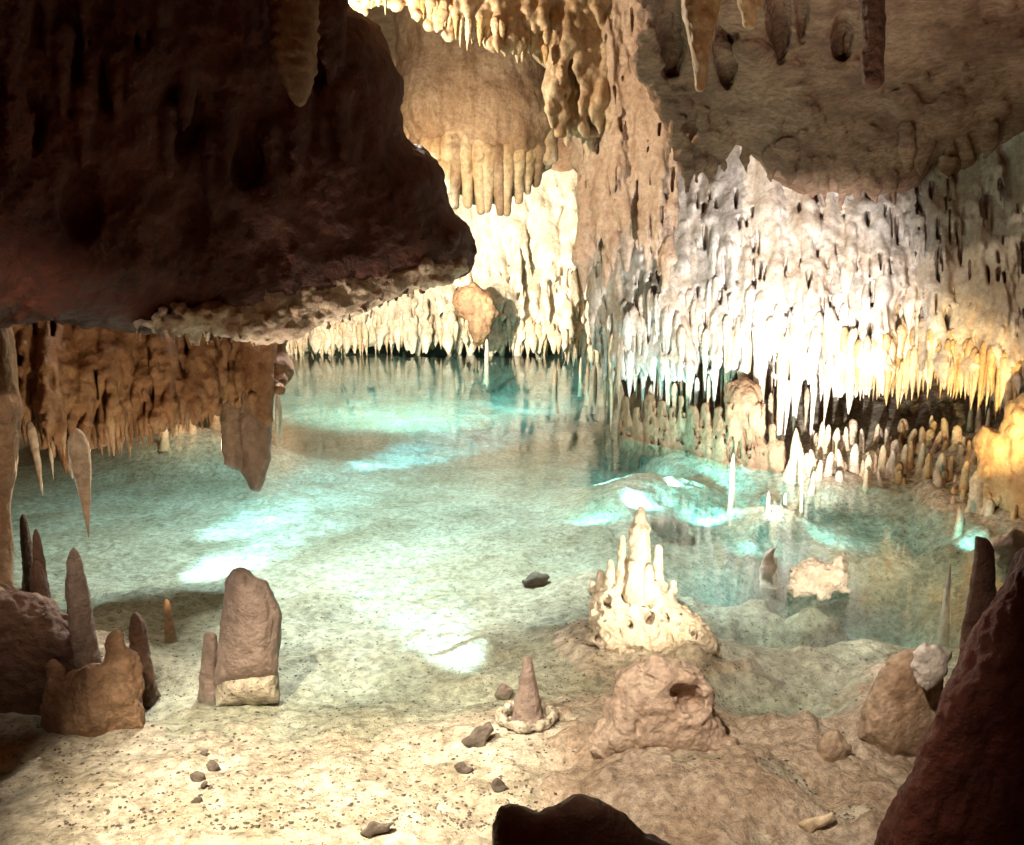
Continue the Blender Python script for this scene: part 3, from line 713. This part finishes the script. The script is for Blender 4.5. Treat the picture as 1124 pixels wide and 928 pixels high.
# ------------------------------------------------------------------ left overhang
YL = lambda x, y: np.interp(x, [-430, -80, 0, 150, 300, 430, 520], [4.0, 4.9, 5.3, 6.0, 6.9, 7.9, 8.6]) + np.clip((np.asarray(y) - 250) / 100, -2.5, 1) * -0.0
rk = Rock(-420, 545, -180, 420, -90, 110, YL, 2.5)
rk.slab([(-430, -190), (330, -190), (360, -40), (384, 10), (412, 30), (432, 66), (440, 110), (446, 150), (466, 172), (485, 192), (496, 232), (514, 252), (519, 275), (512, 292), (486, 306), (440, 316), (400, 330), (345, 345),
         (318, 356), (280, 360), (230, 352), (160, 366), (110, 356), (60, 350), (20, 352), (-90, 345), (-250, 352), (-430, 340)], 20, 80, 55, wob=5, wsc=25)
rk.noise(14, 70, 70, 70, 4, 9)
for x, y, r in [(80, 60, 30), (120, 90, 26), (30, 130, 30), (200, 130, 34), (150, 30, 22), (270, 170, 30), (340, 80, 26), (90, 220, 34), (210, 240, 30)]:
    rk.ball((x, y, -62), (r * 0.7, r * 1.3, 22), 8, sub=True)
g = np.random.default_rng(14)
for _ in range(120):
    x = g.uniform(-60, 500); y = np.interp(x, [-60, 300, 420, 500], [335, 340, 315, 285]) - g.uniform(0, 18); r = g.uniform(4, 9)
    rk.cone((x, y - 10, -20 + g.uniform(-30, 40)), (x + g.uniform(-5, 5), y + g.uniform(6, 22), -10 + g.uniform(-30, 40)), r * 1.3, r * 0.4, 5)
for _ in range(60):
    x = g.uniform(-60, 420); y = g.uniform(-60, 200); r = g.uniform(8, 16)
    rk.cone((x, y - 30, -52), (x, y + g.uniform(30, 60), -60), r, 3, 6)
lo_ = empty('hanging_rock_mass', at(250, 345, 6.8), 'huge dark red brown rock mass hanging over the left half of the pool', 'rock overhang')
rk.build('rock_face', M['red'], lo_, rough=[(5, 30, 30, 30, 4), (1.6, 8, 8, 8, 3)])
rk = Rock(120, 540, 262, 420, -85, 70, YL, 2.0)
rk.slab([(150, 352), (200, 340), (240, 326), (300, 308), (360, 296), (420, 288), (470, 284), (508, 282), (514, 294), (486, 310), (440, 322), (400, 338), (345, 358), (318, 376), (280, 376), (230, 366), (180, 364)], -4, 50, 18, wob=9, wsc=14)
g = np.random.default_rng(19)
for _ in range(170):
    x = g.uniform(150, 500); y = np.interp(x, [150, 300, 345, 400, 500], [358, 366, 350, 330, 294]); r = g.uniform(2.5, 8)
    rk.cone((x, y - 8 - g.uniform(0, 20), g.uniform(-58, 30)), (x + g.uniform(-4, 4), y + g.uniform(-6, 18), g.uniform(-58, 30)), r, 0.8, 2)
rk.build('pale_lit_lip', M['pink'], lo_, rough=[(5, 18, 11, 18, 4), (1.6, 5, 5, 5, 3)])  # paler part added along the rim, light from below put into its colour
hang(326, -40, 118, 58, 6.3, 'brown', 'broad brown stalactite on the face of the dark left rock mass near the top', kind='blunt', seed=3, slim=0.7)

# ------------------------------------------------------------------ left alcove curtain
YA = lambda x, y: np.interp(x, [-330, -80, 0, 150, 320], [5.6, 6.8, 7.2, 8.0, 8.8])
rk = Rock(-330, 345, 318, 520, -90, 70, YA, 2.0)
rk.slab([(-340, 318), (340, 318), (325, 356), (306, 395), (299, 425), (276, 440), (240, 448), (205, 460), (170, 470), (130, 482), (96, 492), (60, 486), (30, 474), (-90, 470), (-200, 500), (-340, 480)], 12, 26, 20, wob=6, wsc=18)
rk.noise(7, 30, 50, 30, 3, 4)
drips(rk, 70, (-320, 310), (325, 400), (10, 20), (4, 7), k=5, bottom=lerp_tab([(-80, 475), (30, 482), (90, 500), (170, 476), (240, 455), (300, 430)]), seed=42)
slits(rk, 40, (-40, 300), (340, 430), (2, 4), (15, 40), seed=44)
drips(rk, 380, (-320, 310), (330, 445), (3, 8), (5, 11), k=1.6, bottom=lerp_tab([(-80, 475), (30, 482), (90, 500), (170, 476), (240, 455), (300, 430)]), seed=41, out=0.7)
RA = rk
tag(rk.build('alcove_curtain', M['brown'], rough=[(2.5, 10, 16, 10, 3)]), 'orange brown dripstone curtain hanging under the left rock mass', 'dripstone curtain')
lowA = lerp_tab([(0, 478), (40, 488), (90, 500), (130, 490), (170, 478), (205, 470), (240, 458), (290, 445)])
for i in range(44):
    x = 4 + 238 * (i + random.uniform(-0.4, 0.4)) / 44
    hang(x, lowA(x) - random.uniform(25, 45), lowA(x) + random.uniform(-6, 12), random.uniform(6, 12), RA.frontY(x, lowA(x) - 35, random.uniform(0, 20)), random.choice(['brown', 'tan', 'brown']),
         'short brown stalactite along the ragged lower edge of the left curtain', 'left curtain fringe')
hang(37, 462, 545, 11, 7.0, 'white', 'thin bright white stalactite at the far left, tip well above the water', seed=2, lean=-0.06)
hang(57, 488, 528, 6, 7.3, 'white', 'tiny bright edged stalactite between the white one and the long tan one', seed=4)
hang(70, 470, 522, 22, 7.6, 'brown', 'stubby brown stalactite behind the tiny bright edged one', seed=1)
hang(91, 470, 592, 26, 6.25, 'tan', 'long tan stalactite nearly touching the pointed stalagmite below it', seed=5)
hang(77, 500, 527, 12, 7.8, 'white', 'little white stalactite left of the long tan one', seed=6)
for i, (x, b) in enumerate([(132, 500), (141, 504), (163, 492)]):
    hang(x, 465, b, 8, 8.2, 'tan', ['slim tan stalactite just right of the long one', 'brown stalactite reaching lowest under the curtain middle', 'pale stalactite tip under the curtain right of the middle'][i])
t1 = empty('stalactite', at(275, 540, 8.4), 'big grey brown blade shaped stalactite hanging over the left water', 'stalactite')
rk = Rock(236, 315, 330, 550, -30, 40, 8.4, 1.5)
rk.slab([(258, 340), (302, 340), (299, 440), (297, 503), (291, 528), (284, 540), (275, 538), (265, 516), (261, 470), (262, 400)], 4, 15, 12, wob=2, wsc=14)
rk.build('blade', M['mauve'], t1, rough=[(2.2, 9, 30, 9, 3)])
rk = Rock(236, 275, 425, 525, -30, 30, 8.4, 1.5)
rk.slab([(243, 440), (268, 430), (270, 518), (254, 514), (246, 509), (243, 490)], 6, 11, 9, wob=1.5, wsc=14)
rk.build('side_fin', M['mauve'], t1, rough=[(1.5, 8, 26, 8, 3)])
rk = Rock(250, 335, 320, 480, -50, 40, 8.4, 1.5)
rk.slab([(262, 325), (330, 325), (312, 362), (300, 392), (299, 462), (292, 470), (280, 456), (270, 440), (264, 395)], -4, 16, 13, wob=2.5, wsc=14)
rk.build('sheath', M['brown'], t1, rough=[(2.5, 9, 22, 9, 3)])
# pink knobs on the far left shore
for i, (x, a, b, wd) in enumerate([(196, 452, 474, 12), (206, 448, 470, 7), (211, 458, 474, 10), (236, 446, 468, 12), (180, 462, 480, 10), (305, 432, 452, 8), (304, 448, 466, 5)]):
    stand(x, a, b, wd, 'cream', ['pinkish stalagmite lump at the far shore under the left curtain', 'slim pink stalagmite behind the lump at the far left shore', 'rounded pink stalagmite right of the lump at the far left shore', 'bright pink stalagmite just left of the hanging blade',
          'low pink knob leftmost on the far left shore', 'tiny yellow stalagmite in the water right of the hanging blade', 'white stub touching the right edge of the hanging blade'][i])
# shore wall behind the alcove
rk = Rock(-520, 330, 250, 560, -20, 40, lambda x, y: np.interp(x, [-520, -200, 0, 200, 330], [9.0, 11.5, 13.5, 16.5, 21.0]), 3.0)
rk.slab([(-530, 250), (335, 290), (312, 386), (296, 408), (240, 455), (150, 474), (60, 490), (-200, 520), (-530, 580)], 10, 14, 10, wob=6, wsc=14)
tag(rk.build('shore_wall', M['tan'], rough=[(3, 12, 16, 12, 3)]), 'brown shore wall far behind the left curtain', 'cave wall')
# brown column at the left picture edge
rk = Rock(-70, 40, 330, 680, -30, 40, 6.3, 2.0)
rk.cone((-30, 340, 0), (-10, 450, 0), 40, 34, 6); rk.cone((-10, 450, 0), (-4, 560, 0), 34, 16, 4); rk.cone((-4, 560, 0), (-14, 675, 0), 16, 32, 4)
tag(rk.build('rock_column', M['brown'], rough=[(4, 16, 40, 16, 3)]), 'brown rock column at the left edge linking the curtain to the bank', 'column')

# ------------------------------------------------------------------ left bank and its stalagmites
Yb = 5.75
rk = Rock(-330, 130, 560, 960, -60, 60, 5.5, 2.5)
rk.slab([(-340, 580), (-200, 600), (-90, 620), (0, 640), (30, 650), (60, 660), (84, 680), (104, 712), (112, 745), (80, 790), (30, 815), (-90, 860), (-340, 940)], 6, 50, 44, wob=6, wsc=25)
rk.noise(6, 30, 30, 30, 3, 2)
tag(rk.build('rock_bank', M['dark'], rough=[(9, 30, 26, 30, 3), (4, 12, 12, 12, 4)]), 'dark red brown bank of rock at the lower left', 'rock')
rk = Rock(30, 175, 680, 830, -50, 50, 5.15, 2.0)
for a, b, ra, rb in [((128, 700, 0), (126, 770, 0), 9, 26), ((105, 745, -8), (98, 790, -6), 18, 30), ((60, 735, 0), (66, 790, 0), 9, 22), ((142, 725, 6), (138, 785, 4), 12, 20), ((85, 750, 5), (80, 800, 0), 14, 26)]:
    rk.cone(a, b, ra, rb, 7)
rk.slab([(44, 775), (150, 770), (158, 800), (120, 815), (60, 812)], 4, 24, 18, 6)
tag(rk.build('stalagmite_cluster', M['brown'], rough=[(5, 14, 16, 14, 4), (1.5, 5, 5, 5, 3)]), 'brown lumpy cluster of fused stalagmites at the foot of the left bank', 'stalagmite cluster')
stand(100, 603, 770, 33, 'mauve', 'tall pointed grey stalagmite right under the long tan stalactite', kind='peg', Y=5.32, seed=3)
stand(48, 580, 655, 16, 'dark', 'dark stalagmite with a brightly lit left edge on the left bank', Y=5.9, seed=2)
stand(46, 615, 660, 24, 'dark', 'squat dark knob at the foot of the bright edged stalagmite', Y=5.85, seed=6)
stand(30, 564, 612, 14, 'dark', 'small dark stalagmite behind the left bank by the water', Y=8.0, seed=4)
stand(76, 638, 685, 16, 'dark', 'small dark pointed stalagmite left of the tall grey one', Y=5.8, kind='cone', seed=1)
stand(158, 672, 755, 27, 'dark', 'dark leaning stalagmite stump right of the lumpy cluster', Y=5.55, seed=7)
stand(186, 657, 692, 12, 'brown', 'tiny brown stalagmite standing alone in the shallows', seed=5)

# ------------------------------------------------------------------ big stalagmite, cone with ring, castle, holed rock
Yg = ground(270, 765)
t2 = empty('broad_stalagmite', at(270, 768, Yg), 'broad blunt mauve grey stalagmite standing in the shallow water', 'stalagmite')
rk = Rock(215, 325, 610, 770, -50, 50, Yg, 1.8)
rk.slab([(266, 622), (256, 625), (247, 638), (245, 664), (241, 702), (236, 742), (238, 754), (270, 752), (304, 744), (306, 725), (309, 676), (300, 652), (292, 638), (280, 634), (273, 627)], 0, 34, 28, wob=1.5, wsc=14)
rk.build('body', M['mauve'], t2, rough=[(3, 16, 26, 16, 3), (0.8, 5, 5, 5, 2)])
rk = Rock(215, 325, 730, 790, -50, 50, Yg, 1.8)
rk.slab([(236, 742), (305, 736), (306, 772), (238, 776)], 0, 31, 26, wob=1.5, wsc=14)
rk.build('pale_foot', M['sand'], t2, rough=[(2, 9, 9, 9, 3)])
rk = Rock(205, 250, 680, 780, -30, 40, Yg, 1.8)
rk.cone((231, 700, 10), (228, 775, 10), 7, 12, 3)
rk.build('side_knob', M['mauve'], t2, rough=[(2, 9, 14, 9, 3)])

Yk = ground(578, 792)
t3 = empty('cone_stalagmite', at(578, 796, Yk), 'grey cone shaped stalagmite rising from a ring of rock', 'stalagmite')
rk = Rock(550, 610, 710, 805, -30, 30, Yk, 1.4)
rk.cone((579, 724, 0), (579, 798, 0), 4.5, 20, 2)
rk.build('cone', M['mauve'], t3, rough=[(1.6, 8, 12, 8, 3)])
for k in range(1):
    rk = Rock(535, 625, 755, 815, -50, 50, Yk, 1.5)
    for i in range(26):
        a0, a1 = i * math.tau / 26, (i + 1) * math.tau / 26
        P = lambda a: (578 + 29 * math.cos(a), 786 - 13 * math.sin(a), 26 * math.sin(a))
        rk.cone(P(a0), P(a1), 3.2 + 3.5 * random.random(), 3.2 + 3.0 * random.random(), 3)
    rk.build('ring_rim', M['sand'], t3, rough=[(4, 8, 8, 8, 3)])

Yt = ground(702, 700)
t4 = empty('castle_formation', at(702, 700, Yt), 'cream castle shaped formation with a spire and turrets on a mound', 'rock formation')
rk = Rock(676, 728, 548, 664, -50, 25, Yt, 1.0)
rk.cone((703, 559, -8), (703, 579, -8), 3.6, 9.5, 1); rk.cone((702, 582, -8), (701, 655, -14), 10.5, 15, 2); rk.ball((702, 581, -8), (12, 3, 12), 2)
rk.build('spire', M['pale'], t4, rough=[(2.0, 6, 9, 6, 3)])
for x, a, b, r0, r1, w0 in [(683, 590, 645, 2.5, 10, -12), (723, 602, 650, 4.5, 7, -6), (670, 618, 655, 4, 9, -12), (694, 620, 655, 5, 10, -22), (712, 624, 655, 5, 9, -22), (660, 630, 660, 4, 8, 0)]:
    rk = Rock(x - 20, x + 20, a - 8, b + 14, -45, 25, Yt, 1.2)
    rk.cone((x, a, w0), (x, b, w0), r0, r1, 1)
    rk.build('turret', M['pale'], t4, rough=[(2.0, 6, 9, 6, 3)])
rk = Rock(640, 800, 610, 730, -50, 50, Yt, 1.3)
rk.slab([(664, 636), (690, 634), (722, 636), (734, 646), (744, 662), (772, 682), (784, 702), (790, 720), (660, 724), (648, 698), (648, 664), (652, 648)], 0, 26, 22, wob=6, wsc=8)
rk.noise(6.5, 9, 12, 9, 3, 6)
for _ in range(26):
    x = random.uniform(652, 770); y = random.uniform(648, 700)
    rk.cone((x, y, -30), (x + random.uniform(-3, 3), y + random.uniform(3, 16), -24), random.uniform(1.2, 3), 1.0, 1, sub=True, sq=0.4)
for x0, x1, y0, y1, r in [(683, 688, 646, 652, 4), (699, 692, 643, 660, 2.0), (703, 708, 644, 650, 2), (711, 709, 645, 660, 4), (713, 712, 673, 677, 4.5), (666, 668, 654, 660, 4), (660, 662, 632, 640, 3.4), (691, 693, 681, 684, 2.6), (760, 762, 686, 696, 3), (730, 732, 672, 676, 2.2), (712, 713, 628, 632, 3.2), (670, 671, 634, 638, 2.6), (654, 656, 694, 698, 3.5), (746, 747, 668, 671, 1.8)]:
    r *= 1.35; y0 += 3; y1 += 5
    rk.cone((x0, y0, -32), (x1, y1, -8), r, r * 0.8, 1.2, sub=True); rk.cone((x0, y0, -32), (x1, y1, -32), r, r, 1.2, sub=True); rk.cone((x0, y0, -22), (x1, y1, -22), r, r, 1.2, sub=True)
rk.build('pierced_base', M['pale'], t4, rough=[(2.4, 5, 6, 5, 3)])
for i, (x, y, r) in enumerate([(659, 628, 5), (739, 640, 5), (776, 690, 6), (650, 640, 4)]):
    rk = Rock(x - 12, x + 12, y - 12, y + 16, -14, 14, Yt, 1.2)
    rk.cone((x, y, 0), (x, y + 8, 3), r * 0.7, r, 1)
    rk.build('knob', M['pale'], t4, rough=[(1, 4, 4, 4, 2)])

Yh = ground(730, 815)
rk = Rock(632, 828, 700, 850, -60, 80, Yh, 1.5)
rk.slab([(668, 772), (680, 742), (698, 728), (722, 722), (744, 724), (766, 736), (780, 760), (790, 790), (812, 822), (800, 836), (660, 836), (646, 815), (658, 795)], 16, 44, 40, wob=5, wsc=16)
rk.noise(6, 22, 18, 22, 3, 4)
for (cx_, cy_, rx_, ry_, t_, a0, a1) in [(757, 770, 24, 26, 3.2, -100, 120)]:
    N_ = 18
    for i in range(N_):
        p_, q_ = (math.radians(a0 + (a1 - a0) * (i + e) / N_) for e in (0, 1))
        A_ = (cx_ + rx_ * math.cos(p_), cy_ + ry_ * math.sin(p_)); B_ = (cx_ + rx_ * math.cos(q_), cy_ + ry_ * math.sin(q_))
        rk.cone((*A_, rk.front(*A_) + 1), (*B_, rk.front(*B_) + 1), t_, t_, 3)
fz = rk.front(757, 768)
rk.ball((758, 771, fz), (17, 14, 36), 3, sub=True); rk.ball((752, 760, fz), (18, 9, 24), 4, sub=True); rk.cone((700, 738, rk.front(700, 738)), (722, 748, rk.front(722, 748)), 3, 1.5, 2, sub=True); rk.ball((700, 800, rk.front(700, 800)), (5, 9, 8), 2, sub=True)
tag(rk.build('holed_rock', M['pink'], rough=[(4.5, 13, 11, 13, 4), (1, 5, 5, 5, 3)]), 'pinkish tan rock with an eye shaped hole before the castle formation', 'rock')

# ------------------------------------------------------------------ loose and lesser rocks
def G(y): return -y   # resolved below: the ground under the rocks lowest row
def rock(name, poly, Y, mat, label, a=18, R=14, step=1.6, wob=4, cat='rock', rough=None, group=None):
    if Y < 0: Y = ground(np.mean([p[0] for p in poly]), -Y, wet='islet' in name or 'stub' in label)
    P = np.array(poly, float); lo, hi = P.min(0) - 14, P.max(0) + 14
    rk = Rock(lo[0], hi[0], lo[1], hi[1], -a - 12, a + 12, Y, step)
    rk.slab(poly, 0, a, R, wob=wob, wsc=12)
    return tag(rk.build(name, M[mat], rough=rough or [(3, 10, 10, 10, 3)]), label, cat, group)
rock('rock_islet', [(870, 622), (886, 614), (905, 618), (926, 610), (931, 638), (934, 650), (900, 655), (862, 648), (866, 634)], G(648), 'pale', 'bright white rock islet in the dark water right of the castle', a=26, wob=9, rough=[(5, 9, 8, 9, 4), (1.5, 4, 4, 4, 2)])
rock('rock_islet', [(836, 612), (842, 602), (850, 600), (855, 646), (834, 646)], G(622), 'white', 'small pinkish rock stub left of the white islet', a=8)
stand(1040, 616, 642, 12, 'white', 'small white post standing in the dark water near the right shore', kind='cone')
rock('rock_slab', [(712, 570), (735, 568), (752, 578), (750, 586), (716, 582)], G(584), 'tan', 'flat brown rock slab in the water behind the castle spire', a=16)
rock('rock_slab', [(572, 636), (590, 628), (605, 632), (600, 644), (580, 644)], G(642), 'slate', 'flat dark stone lying under the water left of the castle', a=12)
rock('boulder', [(942, 810), (950, 770), (965, 735), (985, 716), (1010, 712), (1034, 740), (1040, 830), (980, 840)], G(825), 'tan', 'rugged pinkish boulder before the dark right pillar', a=44, R=34)
rock('stone', [(1000, 716), (1016, 704), (1044, 718), (1036, 742), (1016, 760), (1004, 742)], ground(1000, 820) - 0.45, 'white', 'bright white angular stone resting against the rugged boulder', a=14, R=10)
rock('boulder', [(895, 825), (905, 802), (920, 800), (935, 820), (930, 838), (900, 838)], G(835), 'tan', 'low tan knob left of the rugged boulder', a=14)
rock('stone', [(648, 815), (660, 806), (678, 812), (676, 826), (656, 828)], G(826), 'cream', 'pale flat stone on the brown slope below the holed rock', a=10)
rock('stone', [(542, 762), (552, 752), (562, 758), (560, 768), (546, 768)], G(768), 'mauve', 'small grey stone left of the ring of the cone stalagmite', a=8)
rock('stone', [(1085, 596), (1110, 580), (1130, 590), (1130, 625), (1105, 630), (1090, 615)], G(625), 'white', 'pale rough stone glowing behind the dark right pillar', a=18)
rock('stone', [(508, 812), (520, 800), (538, 792), (542, 800), (530, 820), (514, 822)], G(820), 'slate', 'dark stone lying left below the cone stalagmite', a=6, R=5)
rock('stone', [(498, 842), (510, 836), (522, 842), (514, 850), (502, 848)], G(848), 'slate', 'small dark stone on the sand below the cone stalagmite', a=5, R=4)
rock('stone', [(538, 862), (548, 852), (558, 864), (550, 872), (540, 870)], G(870), 'slate', 'little dark pointed stone just above the black foreground rock', a=5, R=4)
rock('stone', [(392, 912), (410, 903), (432, 904), (428, 914), (404, 920)], G(918), 'slate', 'flat dark stone on the bright sand at the bottom edge', a=7, R=5)
rock('stone', [(876, 905), (892, 896), (915, 890), (918, 902), (890, 914)], G(912), 'cream', 'pale stone in the dark hollow at the bottom right', a=8, R=6)
for i, (x, y, s) in enumerate([(226, 826, 5), (232, 842, 8), (216, 853, 9), (226, 862, 5), (214, 878, 6)]):  # flat dark pieces stand in for a jagged crack in the sand
    rock('stone', [(x - s, y), (x, y - s * 0.9), (x + s, y - 2), (x + s * 0.5, y + s * 0.8), (x - s * 0.6, y + s * 0.7)], G(y + 4), 'slate', 'flat dark piece standing in for the short jagged crack across the bright sand', a=s * 0.6, R=s * 0.4, wob=5, group='jagged crack in the sand')

# ------------------------------------------------------------------ near rocks that frame the view
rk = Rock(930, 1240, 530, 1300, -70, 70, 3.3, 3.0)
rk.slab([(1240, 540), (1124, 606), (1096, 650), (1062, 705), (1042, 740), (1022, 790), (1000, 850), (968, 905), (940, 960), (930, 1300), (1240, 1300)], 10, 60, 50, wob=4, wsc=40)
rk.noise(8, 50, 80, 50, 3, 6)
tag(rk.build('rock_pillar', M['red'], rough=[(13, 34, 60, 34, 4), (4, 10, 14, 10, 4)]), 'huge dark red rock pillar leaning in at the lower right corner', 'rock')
rk = Rock(1035, 1115, 575, 740, -25, 25, 3.75, 1.6)
rk.slab([(1071, 588), (1082, 590), (1092, 606), (1094, 640), (1092, 690), (1070, 730), (1052, 712), (1062, 655), (1069, 612)], 0, 14, 12, wob=2, wsc=14)
tag(rk.build('stalagmite', M['dark'], rough=[(2, 10, 18, 10, 3)]), 'dark pointed stalagmite rising beside the right rock pillar', 'stalagmite')
rk = Rock(525, 975, 860, 1300, -50, 50, 2.55, 3.0)
rk.slab([(530, 1300), (541, 905), (550, 888), (568, 884), (590, 892), (606, 886), (632, 874), (656, 876), (678, 890), (700, 910), (740, 930), (800, 950), (860, 1300)], 0, 40, 26, wob=4, wsc=20)
tag(rk.build('foreground_rock', M['dark'], rough=[(4, 20, 20, 20, 3)]), 'nearly black rounded rock at the bottom edge of the view', 'rock')

# pebbles nobody could count
g = np.random.default_rng(77)
vs, fs = [], []
ico = np.array([(1,0,0),(-1,0,0),(0,1,0),(0,-1,0),(0,0,1),(0,0,-1)], float)
icf = [(0,2,4),(2,1,4),(1,3,4),(3,0,4),(2,0,5),(1,2,5),(3,1,5),(0,3,5)]
for i in range(3200):
    px, py = g.uniform(60, 960), 928 - 300 * g.random()**1.6
    p = onw(px, py)
    s = g.uniform(0.002, 0.008) * (1 + 0.6 * g.random())
    R = np.array([s * g.uniform(0.8, 1.6), s * g.uniform(0.8, 1.6), s * 0.6])
    a = g.uniform(0, 6.28); c, sn = math.cos(a), math.sin(a)
    q = ico * R * g.uniform(0.7, 1.2, (6, 1))
    q = np.stack([q[:,0]*c - q[:,1]*sn, q[:,0]*sn + q[:,1]*c, q[:,2]], 1)
    q += (p[0], p[1], float(bed_z(np.array([p[0]]), np.array([p[1]]))[0]) + s * 0.3)
    n = len(vs) * 6
    vs.append(q); fs += [tuple(n + k for k in f) for f in icf]
pb = mesh_np('gravel', np.concatenate(vs), np.array(fs), M['slate'], origin=np.zeros(3))
tag(pb, 'dark gravel scattered over the pale sand', None, kind='stuff')

# ------------------------------------------------------------------ lamps behind rocks some added as fill
def lamp(kind, loc, power, color, aim=None, size=60, blend=0.8, rad=0.05):
    l = bpy.data.lights.new('cave_or_fill_lamp', kind); o = bpy.data.objects.new('cave_or_fill_lamp', l); COL.objects.link(o)
    l.energy = power; l.color = color; l.shadow_soft_size = rad
    o.location = loc
    if kind == 'SPOT':
        l.spot_size = math.radians(size); l.spot_blend = blend
        d = Vector(aim) - Vector(loc); o.rotation_euler = d.to_track_quat('-Z', 'Y').to_euler()
    return o
WHITE, YEL = (1, 0.955, 0.93), (1, 0.72, 0.36)
lamp('SPOT', at(380, 305, 16.0), 2500, (1, 0.9, 0.74), at(470, 350, 23.5), 110)                     # back wall, behind the left mass
lamp('SPOT', at(452, 292, 18.0), 1500, (1, 0.93, 0.82), at(590, 285, 23.5), 64, 1.0)
lamp('POINT', at(380, 60, 10.3), 300, (1, 0.82, 0.6))                                              # ceiling ledge
lamp('SPOT', at(420, 230, 13.5), 170, (1, 0.78, 0.5), at(540, 170, 17), 70)                        # drapery
lamp('SPOT', onw(900, 612, 0.12), 1300, WHITE, at(835, 365, 12.6), 64, 1.0)                           # white wall
lamp('SPOT', onw(1098, 588, 0.5), 520, YEL, at(1058, 405, 11.0), 34, 0.8)                            # yellow fringe
lamp('SPOT', onw(960, 600, 0.25), 55, (1, 0.7, 0.5), at(1000, 500, 11.2), 100, 0.9)                  # pegs
lamp('SPOT', at(800, 700, 4.9), 75, (1, 0.91, 0.74), at(704, 632, Yt), 70, 0.9)                     # castle
lamp('SPOT', (-1.6, 2.0, 3.8), 1500, (1, 0.89, 0.70), onw(340, 862), 44, 1.0)                         # sand in front; unseen overhead spot replaces a low lamp
lamp('SPOT', (-0.5, 1.2, 4.2), 680, (1, 0.87, 0.71), onw(760, 775), 46, 1.0)                            # right foreground; unseen spot placed above the camera
lamp('SPOT', onw(200, 490, 0.1), 500, (1, 0.66, 0.36), at(120, 385, 8.2), 50, 1.0)                     # left alcove
lamp('SPOT', at(250, 420, 11.5), 120, (1, 0.7, 0.45), onw(205, 468), 40, 1.0)
lamp('SPOT', onw(215, 690, 0.2), 65, (1, 0.72, 0.42), at(150, 400, 8.0), 84, 1.0)                     # curtain, from behind the broad stalagmite
lamp('SPOT', at(290, 470, 9.9), 160, (1, 0.8, 0.6), at(370, 318, 7.9), 62, 1.0)                      # underside of the left mass
lamp('SPOT', at(385, 75, 11.0), 1200, (0.78, 0.96, 1.0), onw(400, 540), 110, 1.0, 0.3)                 # pool; spots added on the vault stand in for underwater lamps
lamp('SPOT', at(400, 90, 10.0), 900, (1.0, 1.0, 0.94), onw(480, 680), 80, 1.0, 0.3)
CYAN = (0.22, 0.95, 1.0)
for px, py, ax, ay, pw in [(652, 520, 760, 505, 80), (690, 548, 800, 530, 80), (765, 560, 850, 540, 55), (735, 530, 830, 515, 90), (640, 560, 700, 540, 35), (560, 425, 620, 402, 90), (430, 440, 560, 400, 70),
                            (835, 610, 790, 640, 5), (900, 575, 980, 560, 12), (1060, 592, 1110, 580, 4), (810, 585, 900, 565, 12)]:
    lamp('SPOT', onw(px, py, -0.07), pw, CYAN, onw(ax, ay, -0.45), 120, 1.0, 0.02)
lamp('SPOT', at(445, 150, 15.0), 1500, (0.6, 0.97, 1.0), onw(470, 418), 56, 1.0, 0.3)                   # far water; added from above to bring out a teal bed
lamp('SPOT', (-2.2, 2.6, 3.9), 210, (1, 0.88, 0.7), onw(120, 640), 42, 1.0)                          # added fill for the shadowed shore by the left bank
lamp('SPOT', onw(1010, 738, 0.3), 110, (1, 0.9, 0.8), onw(897, 632, 0.12), 40, 1.0)                      # white islet
lamp('SPOT', onw(288, 690, 0.15), 130, (1, 0.86, 0.7), at(340, 345, 7.4), 60, 1.0)                   # added for pool bounce on the lip, from behind the broad stalagmite
lamp('SPOT', at(1110, 660, 3.9), 130, (1, 0.80, 0.66), at(1060, 20, 6.2), 66, 1.0)                      # right ceiling, from behind the pillar
for px, py, ax, ay, pw in [(556, 740, 450, 655, 700), (125, 600, 260, 610, 1000), (120, 552, 270, 560, 1200), (280, 472, 430, 482, 3000)]:
    lamp('SPOT', onw(px, py, 0.45 if px != 556 else 0.3), pw, (0.55, 0.85, 1.0), onw(ax, ay, -0.3), 30, 1.0, 0.02)
lamp('SPOT', at(-40, 560, 6.7), 14, (1, 0.95, 0.85), at(60, 560, 6.5), 90, 1.0, 0.02)                     # left edge, behind the column
